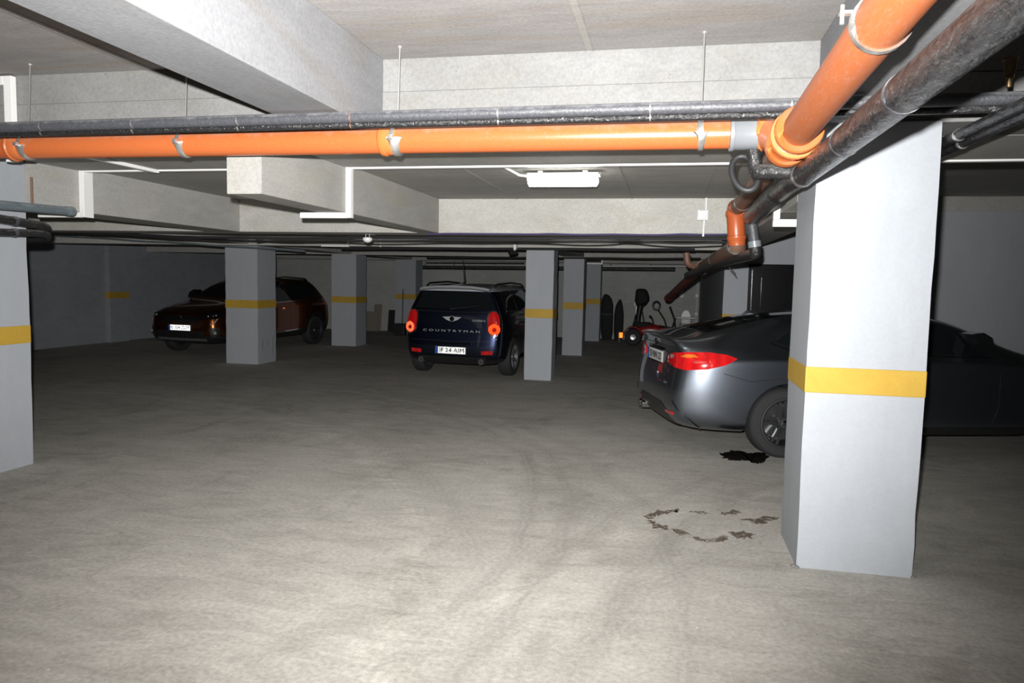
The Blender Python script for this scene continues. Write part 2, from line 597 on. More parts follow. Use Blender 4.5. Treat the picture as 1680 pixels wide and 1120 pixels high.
# ---- columns with yellow bands
def rough_column(name, x0, x1, y0, y1, z1, label, cat='column', mat='paint', seed=0):
    rnd = random.Random(seed)
    bm = bmesh.new()
    nz = 14
    rows = []
    for k in range(nz + 1):
        z = z1 * k / nz
        e = .006 if 0 < k < nz else .003
        low = .004 * rnd.random() if k < 3 else 0
        rows.append([bm.verts.new((x + rnd.uniform(-e, e) * .5 + (low if x == x0 else -low), y + rnd.uniform(-e, e) * .5, z))
                     for x, y in ((x0, y0), (x1, y0), (x1, y1), (x0, y1))])
    for A, B in zip(rows, rows[1:]):
        for k in range(4):
            bm.faces.new((A[k], A[(k + 1) % 4], B[(k + 1) % 4], B[k]))
    bm.faces.new(rows[0][::-1])
    bm.faces.new(rows[-1])
    bmesh.ops.bevel(bm, geom=[e for e in bm.edges if abs(e.verts[0].co.z - e.verts[1].co.z) > .05], offset=.008, segments=2, affect='EDGES')
    c = struct(from_bm(name, bm, mat), label, cat)
    e = .005
    box('paint_band', x0 - e, x1 + e, y0 - e, y1 + e, 1.011, 1.156, 'yellow', c, .006)
    return c


colR = rough_column('column', .772, 1.384, 4.353, 4.95, ZB, 'large bright grey column in front of the grey saloon, yellow band', seed=1)
colL = rough_column('column', -5.74, -5.129, 4.49, 5.10, ZB, 'grey column cut by the picture edge, below the orange pipe end', seed=2)
rough_column('column', -7.848, -7.209, 12.008, 12.642, ZL, 'scuffed grey column in front of the dark orange crossover', seed=3)
rough_column('column', -7.71, -7.097, 16.03, 16.62, ZL, 'grey column just behind the dark orange crossover, beside its tail', seed=4)
rough_column('column', -7.69, -7.09, 20.14, 20.74, ZL, 'far grey column behind the hatchback with a stick leaning on it', seed=5)
rough_column('column', -2.258, -1.807, 11.722, 12.148, ZL, 'slim grey column hiding the flank of the dark hatchback', seed=6)
rough_column('column', -2.242, -1.803, 15.998, 16.45, ZL, 'second slim grey column in the row behind the hatchback', seed=7)
rough_column('column', -2.25, -1.81, 20.14, 20.6, ZL, 'farthest slim grey column, next to the covered boards', seed=8)
rough_column('column', XSIDE - .02, 1.14, YDOOR - .05, YDOOR + .35, Z2, 'corner pillar with yellow band beside the black door', seed=9)
# plaster chips at the foot of the big column
for k, (x, y, r) in enumerate(((.762, 4.36, .02), (.775, 4.345, .016), (1.39, 4.36, .015))):
    bm = bmesh.new()
    bmesh.ops.create_icosphere(bm, subdivisions=1, radius=r)
    for v_ in bm.verts:
        v_.co.z *= .5
    o = from_bm('plaster_chip', bm, 'beam_flash_dimmed', colR)
    o.location = (x, y, r * .3)
# scuffs on the column in front of the crossover
for y, z0, z1 in ((12.16, .22, .50), (12.52, .10, .55), (12.34, .30, .44)):
    prism('scuff', [(y - .03, z0), (y + .025, z0 + .03), (y + .035, z1 - .1), (y - .01, z1), (y - .035, z0 + .12)], 'X', -7.208, -7.205, 'wallpaint',
          bpy.data.objects['column.002'])

# ---- beams
t1 = struct(box('beam', XW, XE, YT1, YJ, ZB + .257, Z1, 'beam_flash_dimmed', bev=.004), 'pale concrete cross beam behind the orange cross pipe', 'beam')
box('lower_pour', XW, XE, YT1 - .006, YJ, ZB, ZB + .255, 'beam_flash_dimmed', t1, .004)
struct(box('beam', XW, XE, YJ + .014, YT1B, ZB, Z1, 'beam_mid', bev=.004), 'second concrete beam across the joint, carrying the white trunking', 'beam')
struct(box('beam', -2.171, -1.769, YNEAR, YT1, ZB, Z1, 'beam', bev=.006), 'deep stained concrete beam running overhead into the cross beam', 'beam')
struct(prism('beam', [(YT1 - .006, ZL), (YT2, ZL), (YT2, Z2), (YT1B, Z2), (YT1B, ZB), (YT1 - .006, ZB)], 'X', -2.849, -2.599, 'beam_mid', bev=.004),
       'low concrete beam with square end dropping below the orange pipe', 'beam')
struct(prism('beam', [(5.105, ZL), (YT2, ZL), (YT2, Z2), (YT1B, Z2), (YT1B, ZB), (5.105, ZB)], 'X', -5.60, -5.125, 'beam_mid', bev=.004),
       'low concrete beam over the column at the picture edge', 'beam')
struct(box('beam', .762, 1.15, YNEAR, YT1, ZB, Z1, 'beam', bev=.006), 'overhead concrete beam above the diagonal orange pipe', 'beam')
struct(box('beam', .77, 1.18, 4.95, YDOOR, ZL, Z1, 'beam_mid', bev=.004), 'low dark beam running from the big column to the door wall', 'beam')
struct(box('beam', XW, .77, YT2, YT2 + .4, ZL, Z2, 'beam_flash_lifted', bev=.004), 'long pale cross beam behind the tube lamp', 'beam')
struct(box('beam', XW, XSIDE, YT3 + .005, YT3 + .42, ZL, Z2, 'beam_flash_lifted', bev=.004), 'cross beam on top of the slim column by the hatchback', 'beam')
struct(box('beam', XW, XSIDE, YT4 + .005, YT4 + .42, ZL, Z2, 'beam_mid', bev=.004), 'cross beam over the second slim column', 'beam')
struct(box('beam', XW, XSIDE, YT5 + .005, YT5 + .42, ZL, Z2, 'beam_mid', bev=.004), 'farthest cross beam before the back wall', 'beam')
struct(box('beam', -2.25, -1.81, YT3 + .42, YT5, ZL + .02, Z2, 'beam_mid', bev=.004), 'beam running back over the row of slim columns', 'beam')
struct(box('beam', -7.75, -7.2, YT2 + .4, YT5, ZL + .02, Z2, 'beam_mid', bev=.004), 'beam running back over the row of thick columns', 'beam')
#PART2
# ------------------------------------------------------------------ pipes
YP = 4.14


def lerp(a, b, t):
    return Vector(a) * (1 - t) + Vector(b) * t


# orange cross pipe hung from rods
pa, pb = at(50, 240.5, 'Y', YP), at(1200, 219.5, 'Y', YP)
dirn = (pb - pa).normalized()


def on_cross(u):
    k = (at(u, 230, 'Y', YP).x - pa.x) / dirn.x
    return pa + dirn * k


RP = .078
orange = tag(empty('drain_pipe', on_cross(630)), 'long orange plastic drain pipe running crosswise below the ceiling', 'pipe')


def child_tube(par, name, pts, r, mat, n=20, cap=True):
    o = par.location
    return tube(name, [Vector(p_) - o for p_ in pts], r, mat, par, n, cap)


def child_ring(par, name, c, ax, r, w, mat, thick=.006):
    return ring(name, Vector(c) - par.location, ax, r, w, mat, par, thick)


child_tube(orange, 'pipe_section', [on_cross(30), on_cross(632)], RP, 'orange')
child_tube(orange, 'pipe_section', [on_cross(632), on_cross(1206)], RP, 'orange')
child_tube(orange, 'pipe_section', [on_cross(-420), on_cross(22)], RP * .94, 'orange_deep')


def socket(u, u2, mat):
    a, b = on_cross(u), on_cross(u2)
    k = [0, .06, .12, .3, .36, .9, 1]
    rr = [RP + .002, RP + .012, RP + .016, RP + .016, RP + .009, RP + .008, RP + .001]
    return child_tube(orange, 'pipe_socket', [lerp(a, b, t) for t in k], rr, mat, 24)


socket(626, 656, 'orange_clean')
socket(20, 40, 'orange')
rods = []
for u in (43, 300, 648, 1145):
    c = on_cross(u + 4)
    cl = child_ring(orange, 'pipe_clamp', c, dirn, RP + .004 if u != 648 else RP + .012, .024, 'galv', .004)
    box('clamp_lug', c.x - orange.location.x - .012, c.x - orange.location.x + .012, -RP - .035, -RP - .008,
        c.z - orange.location.z - .012, c.z - orange.location.z + .012, 'galv', cl, .002)
    child_tube(orange, 'hanger_rod', [c + Vector((0, 0, RP + .004)), Vector((c.x, c.y + .03, Z1))], .005, 'galv', 8)
    bm = bmesh.new()
    lathe(bm, [(.001, -.004), (.016, -.004), (.016, .004), (.001, .004)], 16, Matrix.Translation(Vector((c.x, c.y + .03, Z1 - .004)) - orange.location), 'Z')
    from_bm('rod_washer', bm, 'galv', orange)
# grey reducer
a, b = on_cross(1196), on_cross(1252)
child_tube(orange, 'grey_reducer', [a, lerp(a, b, .02), lerp(a, b, .12), lerp(a, b, .16), lerp(a, b, .98), b],
           [RP + .002, RP + .014, RP + .014, RP + .008, RP + .006, RP], 'greypvc', 24)

# diagonal orange pipe: comes from behind the camera and takes up the cross pipe in a wye
XM = .545
q0, q1 = at(1463, 15, 'X', XM), at(1312, 212, 'X', XM)
dm = (q1 - q0).normalized()
main = tag(empty('drain_pipe', q1), 'dusty orange drain pipe coming from overhead and running back past the big column', 'pipe')


def on_main(y):
    return q0 + dm * ((y - q0.y) / dm.y)


ye = q1.y
child_tube(main, 'pipe_section', [on_main(-1.5), on_main(ye + .02)], .075, 'orange_dirty', 28)
# wye body with its sockets
k = [0, .0, .012, .05, .07, .16]
child_tube(main, 'wye_socket', [on_main(ye - .02 + t) for t in (0, 0, .012, .045, .055, .11)], [.078, .100, .106, .106, .098, .096], 'orange_clean', 28)
child_tube(main, 'wye_body', [on_main(ye + .085), on_main(ye + .10), on_main(ye + .12), on_main(ye + .34)], [.112, .116, .095, .086], 'orange_clean', 28)
child_tube(main, 'wye_collar', [on_main(ye + t) for t in (.30, .30, .315, .36, .37, .40)], [.084, .103, .106, .106, .096, .084], 'orange_clean', 28)
bj = on_main(ye + .34)
bs = on_cross(1246)
child_tube(main, 'wye_branch', [bs - dirn * .01, bs + dirn * .03, lerp(bs + dirn * .03, bj, .97)], [.081, .083, .080], 'orange_clean', 24)
child_tube(main, 'wye_branch_rim', [bs - dirn * .012, bs - dirn * .012, bs + dirn * .012, bs + dirn * .012], [.078, .097, .099, .08], 'orange_clean', 28)
# brown stretch up to the drop
p_top = at(1216, 335, 'Y', 6.75)
p_drop0 = at(1206, 345, 'Y', 6.95)
p_drop1 = at(1209, 404, 'Y', 6.95)
p_mid = at(1150, 440, 'Y', 10.2)
p_end = at(1096, 489, 'Y', 14.2)
child_tube(main, 'pipe_section', [on_main(ye + .38), p_top, p_drop0 + Vector((0, .0, .01))], .068, 'brown', 24)
dd = (p_drop1 - p_drop0)
child_tube(main, 'drop_coupling', [p_drop0 + dd * t for t in (-.02, .0, .1, .13, .17, .70, .72, .80, .83, .98)],
           [.068, .082, .086, .086, .077, .077, .085, .085, .078, .074], 'orange_deep', 24)
child_tube(main, 'elbow', bend([p_drop0 + Vector((.02, -.10, .02)), p_drop0 + Vector((0, 0, .025)), p_drop0 + dd * .2], .08), .074, 'orange_deep', 20)
child_tube(main, 'elbow', bend([p_drop0 + dd * .8, p_drop1 + Vector((0, .02, 0)), lerp(p_drop1, p_mid, .06)], .09), .078, 'brown', 20)
child_tube(main, 'pipe_section', [lerp(p_drop1, p_mid, .02), p_mid], .072, 'brown', 20)
child_tube(main, 'pipe_section', [lerp(p_mid, p_end, -.03), p_end], .064, 'maroon', 20)
child_tube(main, 'pipe_cap', [lerp(p_mid, p_end, .93), lerp(p_mid, p_end, .93), lerp(p_mid, p_end, 1.005)], [.06, .072, .072], 'maroon', 20)
for y in (2.25,):
    c = on_main(y)
    cl = child_ring(main, 'pipe_clamp', c, dm, .078, .026, 'galv', .005)
    lc = c - main.location + Vector((-.088, 0, .03))
    box('clamp_lug', lc.x - .022, lc.x + .01, lc.y - .012, lc.y + .014, lc.z - .004, lc.z + .004, 'galv', cl)
    tube('clamp_bolt', [lc + Vector((-.014, 0, -.03)), lc + Vector((-.014, 0, .022))], .006, 'galv', cl, 8)
    child_tube(main, 'hanger_rod', [c + Vector((.02, .02, .075)), Vector((c.x + .25, c.y + .02, ZB))], .005, 'galv', 8)
a = on_main(ye + .43)
child_ring(main, 'pipe_clamp', a, dm, .07, .02, 'galv', .006)
child_ring(main, 'pipe_clamp', lerp(on_main(ye + .38), p_top, .93), p_top - on_main(ye + .38), .07, .03, 'galv', .006)
child_ring(main, 'pipe_clamp', p_drop1 + Vector((-.005, .03, .0)), Vector((0, .8, -.6)), .08, .02, 'galv', .005)
child_ring(main, 'pipe_clamp', lerp(p_drop1, p_mid, .5), p_mid - p_drop1, .074, .03, 'galv', .006)
child_ring(main, 'pipe_clamp', lerp(p_drop1, p_mid, .93), p_mid - p_drop1, .074, .05, 'brown', .02)
s0 = p_mid + Vector((-.05, -.1, .02))
child_tube(main, 'side_inlet', bend([p_mid, p_mid + Vector((-.18, -.1, .05)), p_mid + Vector((-.2, -.1, .2))], .06), .045, 'brown', 14)

# black insulated pipe beside it
XB = .64
b0, b1 = at(1607, 54, 'X', XB), at(1318, 287, 'X', XB)
db = (b1 - b0).normalized()
bp_ = tag(empty('insulated_pipe', b1), 'thick black insulated pipe passing in front of the big column', 'pipe')
child_tube(bp_, 'pipe_section', [b0 - db * 4.5, b1 + db * .02], .057, 'black', 24)
for t in (-.9, -1.62):
    child_ring(bp_, 'tape_band', b1 + db * t, db, .0565, .02, 'blackgrey', .003)
child_ring(bp_, 'tape_band', b1, db, .0565, .05, 'galv', .003)
el = at(1306, 281, 'Y', b1.y + .06)
br = at(1246, 281, 'Y', b1.y + .10)
child_tube(bp_, 'branch_pipe', bend([b1 + db * .0, el, br, br + Vector((-.01, .06, .0)), at(1236, 246, 'Y', b1.y + .16)], .05), .038, 'black', 18)
e2 = at(1298, 300, 'Y', b1.y + .25)
e3 = at(1232, 356, 'Y', 6.35)
e4 = at(1240, 416, 'Y', 6.35)
e5 = at(1178, 431, 'Y', 8.4)
e6 = at(1128, 452, 'Y', 10.3)
child_tube(bp_, 'pipe_section', bend([b1, lerp(b1, e2, .6), e2, lerp(e2, e3, .3)], .06), .052, 'black', 20)
child_tube(bp_, 'insulation_sleeve', [lerp(e2, e3, .26), lerp(e2, e3, .27), lerp(e2, e3, .97), e3], [.05, .062, .066, .06], 'black', 20)
child_tube(bp_, 'drop_pipe', [lerp(e3, e4, -.05), lerp(e3, e4, .8)], .043, 'blackgrey', 18)
child_tube(bp_, 'pipe_section', bend([lerp(e3, e4, .75), e4, lerp(e4, e5, .3), e5, e6], .1), .049, 'black', 18)
child_ring(bp_, 'pipe_collar', lerp(e3, e4, .74), e4 - e3, .043, .05, 'greypvc', .009)
child_ring(bp_, 'pipe_collar', lerp(e3, e4, .06), e4 - e3, .043, .035, 'blackgrey', .006)
child_tube(bp_, 'loose_wire', [at(1196, 438, 'Y', 8.2), at(1204, 446, 'Y', 8.2), at(1204, 446, 'Y', 8.2) + Vector((.02, 0, -.03))], .006, 'cable', 6)

# loop of flat black hose hanging by the wye
c = at(1222, 284, 'Y', b1.y + .24)
pts = []
for k in range(25):
    a = 2 * PI * k / 24
    pts.append(c + Vector((.062 * math.cos(a) - .03 * math.sin(a), .04 * math.sin(a), .095 * math.sin(a) + .02 * math.cos(a))))
tag(tube('cable_loop', pts, .017, 'cable', None, 10, False), 'coiled loop of black cable hanging below the orange wye', 'cable')

# two black service pipes running crosswise in front of the orange one
YA = 3.72
for name, (ul, vl), (ur, vr), y, r, lab in (
        ('service_pipe', (0, 209), (1680, 160.5), YA, .030, 'grey-black insulated pipe, upper of the two above the orange cross pipe'),
        ('service_pipe', (0, 219.5), (1680, 177), YA + .045, .020, 'thin black pipe squeezed between insulated pipe and orange cross pipe')):
    a, b = at(ul, vl, 'Y', y), at(ur, vr, 'Y', y)
    d = (b - a).normalized()
    e = empty(name, lerp(a, b, .5))
    cuts = (-1.6, .055, .168, .29, .412, .56, .7, .82, 1.35)
    for t0, t1_ in zip(cuts, cuts[1:]):
        tube('pipe_section', [lerp(a, b, t0) + d * .004 - e.location, lerp(a, b, t1_) - d * .004 - e.location], r, 'blackgrey' if r > .025 else 'black', e, 16)
        if t1_ < 1:
            ring('joint_collar', lerp(a, b, t1_) - e.location, d, r - .004, .014, 'brown' if abs(t1_ - .412) < .01 else 'galv', e, .002)
    tag(e, lab, 'pipe')
# brass sprinkler head
sp = at(1655, 143, 'Y', YA)
e = tag(empty('sprinkler_head', sp), 'small brass sprinkler head standing on the black service pipe', 'sprinkler')
for nm, z0, z1, r0, r1 in (('stem', .0, .04, .011, .013), ('nut', .04, .055, .02, .02), ('body', .055, .115, .022, .028), ('cap', .115, .125, .032, .032)):
    bm = bmesh.new()
    lathe(bm, [(.001, z0), (r0, z0), (r1, z1), (.001, z1)], 14 if nm != 'nut' else 6, None, 'Z')
    from_bm(nm, bm, 'brass', e)

# pair of black pipes going back on the far side of the big column
XR = 1.43
for lab, (u0, v0, u1, v1), r, up in (('upper black pipe of the pair squeezed behind the big column', (1543, 236, 1650, 185), .030, 0),
                                     ('lower black pipe of the pair squeezed behind the big column', (1543, 251, 1672, 193), .029, 0)):
    xx = XR if 'upper' in lab else XR + .068
    a, b = at(u0, v0, 'X', xx), at(u1, v1, 'X', xx)
    e = tag(empty('insulated_pipe', a), lab, 'pipe')
    a2 = a + (a - b).normalized() * .9
    a2.z = a.z
    child_tube(e, 'pipe_section', [a2, a, lerp(a, b, .33)], r, 'black', 16)
    child_tube(e, 'pipe_section', [lerp(a, b, .34), b, b + (b - a) * 2.0], r * .92, 'black', 16)
    child_ring(e, 'joint_collar', lerp(a, b, .335), b - a, r * .9, .02, 'galv', .005)

# pipes at the left picture edge, beside the column
XLp = -4.94
a, b = at(-60, 331, 'X', XLp), at(119, 347, 'X', XLp)
e = tag(empty('conduit_pipe', b), 'blue-grey pipe with capped end beside the column at the picture edge', 'pipe')
child_tube(e, 'pipe_section', [lerp(a, b, -4), lerp(a, b, .96)], .036, 'zinc_grey', 16)
child_tube(e, 'end_cap', [lerp(a, b, .93), lerp(a, b, .94), b, b + (b - a).normalized() * .012], [.036, .041, .041, .03], 'zinc_grey', 16)
child_tube(e, 'hanger_rod', [at(53, 345, 'X', XLp), at(53, 345, 'X', XLp) + Vector((0, 0, .26))], .009, 'brown', 8)
for lab, v0, v1, r in (('upper black pipe bending away under the blue-grey pipe', 359, 371, .034), ('lower black pipe below the blue-grey pipe at the picture edge', 381, 383, .030)):
    a, b = at(0, v0, 'X', XLp + .02), at(74, v1, 'X', XLp + .02)
    e = tag(empty('black_pipe', a), lab, 'pipe')
    child_tube(e, 'pipe_section', bend([lerp(a, b, -3), b, b + Vector((-.12, .16, -.03)), b + Vector((-1.6, .5, -.05))], .12), r, 'black', 14)
    child_ring(e, 'joint_collar', lerp(a, b, .3), b - a, r, .03, 'blackgrey', .004)

# ------------------------------------------------------------------ white trunking on the second beam
tr_t, tr_b = at(900, 263, 'Y', YT1B + .03).z, at(900, 274, 'Y', YT1B + .03).z


def trunk(name, label, boxes):
    """boxes: list of (partname, x0,x1,y0,y1,z0,z1)"""
    x, y, z = boxes[0][1], boxes[0][3], boxes[0][5]
    e = tag(empty(name, (x, y, z)), label, 'trunking')
    for pn, x0, x1, y0, y1, z0, z1 in boxes:
        box(pn, x0 - x, x1 - x, y0 - y, y1 - y, z0 - z, z1 - z, 'white', e, .004)
    return e


y0, y1 = YT1B + .002, YT1B + .055
X2R = -2.599
trunk('cable_trunking', 'white cable trunking running above the tube lamp and stepping under the low beam', [
    ('duct', X2R + .052, .77, y0, y1, tr_b, tr_t),
    ('riser', X2R + .002, X2R + .05, y0, y1, ZL - .045, tr_t),
    ('duct', -3.0, X2R + .0, y0, y1, ZL - .047, ZL - .002)])
trunk('cable_trunking', 'white cable trunking between the low beams behind the orange pipe', [
    ('duct', -5.07, -2.851, y0, y1, tr_b, tr_t),
    ('riser', -5.122, -5.072, y0 + .0, y1 + .06, ZL - .045, tr_t),
    ('duct', -5.56, -5.124, y0, y1, ZL - .047, ZL - .002),
    ('branch', -4.36, -4.31, YJ + .1, y0 - .002, ZB - .03, ZB - .002)])
trunk('cable_trunking', 'white trunking stub wrapped round the dark beam beside the big column', [
    ('riser', .722, .768, y0, y1, ZL - .045, tr_b - .002),
    ('duct', .722, 1.18, y0, y1, ZL - .1, ZL - .047)])
trunk('cable_trunking', 'white trunking on the far side of the big column', [('duct', 1.2, XE - .01, y0, y1, tr_b, tr_t)])
trunk('cable_trunking', 'short white trunking corner on the cross beam at the picture edge', [
    ('riser', -4.52, -4.455, YT1 - .05, YT1 - .008, 2.35, 2.93), ('duct', -5.2, -4.522, YT1 - .05, YT1 - .008, 2.87, 2.93)])
a = at(527, 402, 'Y', YT3 - .05)
b = at(572, 402, 'Y', YT3 - .05)
trunk('cable_trunking', 'small white trunking corner above the far grey columns', [
    ('duct', a.x, b.x, YT3 - .06, YT3 - .01, a.z - .025, a.z + .01), ('riser', b.x - .035, b.x, YT3 - .06, YT3 - .01, a.z + .012, a.z + .16)])
a = at(961, 432, 'Y', YT5 - .05)
b = at(989, 432, 'Y', YT5 - .05)
trunk('cable_trunking', 'tiny white trunking corner at the farthest slim column', [
    ('duct', a.x, b.x, YT5 - .06, YT5 - .01, a.z - .02, a.z + .02), ('riser', b.x - .04, b.x, YT5 - .06, YT5 - .01, a.z + .022, a.z + .13)])

# junction box with conduits on the pale cross beam
jb = at(1153, 353, 'Y', YT2 - .02)
e = tag(empty('junction_box', jb), 'square pale junction box with white conduit on the pale cross beam', 'box')
box('box_body', -.058, .058, -.025, .018, -.055, .055, 'offwhite', e, .006)
box('lid', -.05, .05, -.031, -.025, -.047, .047, 'offwhite', e, .003)
tube('conduit', [(.03, 0, .055), (.03, 0, Z2 - jb.z)], .012, 'white', e, 10)
tube('conduit', [(.018, 0, -.055), (.012, 0, ZL - jb.z - .02)], .012, 'white', e, 10)
for sx in (-1, 1):
    for sz in (-1, 1):
        bm = bmesh.new()
        lathe(bm, [(.0005, -.033), (.005, -.033), (.005, -.030), (.0005, -.030)], 8, Matrix.Translation((sx * .04, 0, sz * .037)))
        from_bm('screw', bm, 'galv', e)

# tube lamp under the lower slab
YLm = 6.15
l0, l1 = at(863, 298, 'Y', YLm), at(985, 298, 'Y', YLm)
lz = at(924, 290, 'Y', YLm).z
lamp = tag(empty('tube_lamp', ((l0.x + l1.x) / 2, YLm, lz)), 'lit white fluorescent tube lamp on the lower ceiling slab', 'lamp')
hl = (l1.x - l0.x) / 2
bm = bmesh.new()
bm_box(bm, -hl, hl, -.055, .055, -.018, .03)
bmesh.ops.bevel(bm, geom=list(bm.edges), offset=.016, segments=3, affect='EDGES')
from_bm('housing', bm, 'white', lamp, auto=40)
t = NT('lit_diffuser')
t.b.inputs['Base Color'].default_value = (.9, .9, .88, 1)
g = t.n('TexCoord')
sep = t.n('SeparateXYZ')
t.l(g.outputs['Object'], sep.inputs[0])
rib = t.math('ADD', .85, t.math('MULTIPLY', t.math('SINE', t.math('MULTIPLY', sep.outputs[0], 400)), .15))
t.b.inputs['Emission Color'].default_value = (1, 1, .93, 1)
t.l(t.math('MULTIPLY', rib, 22), t.b.inputs['Emission Strength'])
bm = bmesh.new()
n = 10
rows = []
for x in (-hl * .94, -hl * .90, hl * .90, hl * .94):
    end = abs(x) > hl * .92
    rows.append([bm.verts.new((x, (.047 if not end else .036) * math.cos(PI * k / n), -.018 - (.062 if not end else .04) * math.sin(PI * k / n) ** .7)) for k in range(n + 1)])
for A, B in zip(rows, rows[1:]):
    for k in range(n):
        bm.faces.new((A[k], A[k + 1], B[k + 1], B[k]))
bm.faces.new(rows[0])
bm.faces.new(rows[-1][::-1])
from_bm('diffuser', bm, t.m, lamp, auto=50)
for k in (-.75, -.35, .35, .75):
    box('clip', k * hl - .012, k * hl + .012, -.062, -.050, -.03, .012, 'offwhite', lamp, .002)
for k in (-.6, .6):
    box('mounting_bracket', k * hl - .02, k * hl + .02, -.03, .03, .03, Z2 - lz, 'galv', lamp)
tube('feed_cable', [(-hl, .0, .01), (-hl - .06, .02, .02), (-hl - .10, -.1, Z2 - lz - .01), (-hl - .17, YT1B - YLm + .06, tr_t - lz)], .011, 'white', lamp, 8)

# ------------------------------------------------------------------ cables and far pipes
def cable(name, label, u0, u1, v, y, r, sag, seed, mat='cable', n=40, dv=0, cat='cable'):
    rnd = random.Random(seed)
    a, b = at(u0, v, 'Y', y), at(u1, v + dv, 'Y', y)
    pts = []
    ph = [rnd.uniform(0, 6) for _ in range(4)]
    for k in range(n + 1):
        t = k / n
        q = lerp(a, b, t)
        w = sum(math.sin(t * (5 + 7 * j) + ph[j]) / (j + 1.5) for j in range(4))
        q.z += -sag * abs(w)
        pts.append(q)
    return tag(tube(name, pts, r, mat, None, 8), label, cat)


cable('cable', 'thick black cable strung along the foot of the pale cross beam', 330, 1198, 389.5, YT2 - .03, .017, .008, 1, dv=1)
cable('cable', 'drooping thin black cable below the thick one on the pale cross beam', 420, 1198, 391.5, YT2 - .075, .010, .032, 2, dv=2)
cable('cable', 'violet-black cable lying along the pale cross beam', 700, 1198, 383, YT2 - .013, .010, .010, 3, 'bluecable', dv=1)
cable('cable', 'black cable along the cross beam by the bullet camera', 560, 1140, 406.5, YT3 - .03, .022, .006, 4, dv=3)
cable('cable', 'black cable along the cross beam over the second slim column', 700, 1150, 422, YT4 - .03, .02, .006, 5, dv=2)
cable('cable', 'long black cable from the picture edge column to the scuffed column', 82, 372, 378, YT2 + .5, .022, .01, 6, dv=14)
cable('cable', 'paler cable below it on the dark side of the garage', 78, 500, 385, YT3 - .3, .016, .01, 7, 'zinc_grey', dv=26)
a, b = at(688, 438.5, 'Y', 20.85), at(1108, 442, 'Y', 20.85)
e = tag(empty('service_pipe', a), 'thick black pipe hung low before the back wall', 'pipe')
child_tube(e, 'pipe_section', [a, b], .06, 'black', 14)
for u in (698, 745, 1002, 1068):
    c = at(u, 440, 'Y', 20.85)
    child_tube(e, 'hanger_rod', [c, Vector((c.x, c.y, Z2))], .012, 'cable', 6)
a, b = at(700, 431, 'Y', YT5 - .04), at(860, 432, 'Y', YT5 - .04)
tag(tube('service_pipe', [a, b], .02, 'black', None, 10), 'thin black pipe on the farthest cross beam above the hatchback', 'pipe')
a, b = at(990, 436.5, 'Y', YT5 - .09), at(1142, 437, 'Y', YT5 - .09)
tag(tube('conduit', [a, b], .02, 'offwhite', None, 10), 'pale conduit along the farthest cross beam', 'conduit')
a = at(1147, 440, 'Y', YBACK - .04)
e = tag(empty('riser_conduit', (a.x - .03, YBACK - .03, 0)), 'pale vertical conduit in the corner by the back wall', 'conduit')
tube('conduit_tube', [(0, 0, .05), (0, 0, 2.1)], .016, 'offwhite', e, 8)
box('wall_clip', -.04, .04, -.02, .028, 1.25, 1.33, 'offwhite', e, .004)
box('wall_clip', -.04, .04, -.02, .028, .75, .82, 'offwhite', e, .004)
# dome detector below the pale cross beam
dc = at(603, 392, 'Y', YT2 - .16)
e = tag(empty('dome_detector', dc), 'white dome detector hanging below the pale cross beam', 'detector')
bm = bmesh.new()
lathe(bm, [(.001, -.042), (.03, -.036), (.05, -.018), (.056, 0), (.053, .014), (.035, .02), (.001, .022)], 24, None, 'Z')
from_bm('dome', bm, 'white', e, auto=60)
for sx in (-.022, .022):
    tube('stem', [(sx, 0, .018), (sx, 0, .055), (sx, .16, .055)], .006, 'galv', e, 8)
# bullet camera on the cross beam
bc = at(845, 409, 'Y', YT3 - .11)
e = tag(empty('security_camera', bc), 'small bullet camera with dark lens on the cross beam beside the slim column', 'camera')
box('bracket', -.022, .022, -.03, .108, .0, .085, 'white', e, .006)
tube('camera_arm', [(0, -.0, .01), (-.01, -.03, -.05)], .014, 'white', e, 10)
tube('camera_body', [(.02, .05, -.04), (.01, .02, -.045), (-.06, -.10, -.06), (-.065, -.108, -.061)], [.02, .034, .036, .030], 'blacktrim', e, 16)
tube('lens', [(-.064, -.106, -.061), (-.067, -.112, -.062)], .02, 'glosstrim', e, 14)
# small conduit drop and clip on second beam
for u, v, y, lab in ((1014, 401, YT3 - .02, 'short white cable drop on the cross beam by the second column'), (624, 400, YT3 - .02, 'short pale cable drop near the dome detector')):
    c = at(u, v, 'Y', y)
    tag(tube('cable_drop', [c + Vector((0, 0, .09)), c, c + Vector((0, 0, -.07))], .012, 'offwhite', None, 8), lab, 'conduit')
#PART3
# ------------------------------------------------------------------ cars (local frame: x forward from the rear bumper, y left, z up)
def cut_line(a, b, n):
    return [lerp(a, b, i_ / n) for i_ in range(n)]


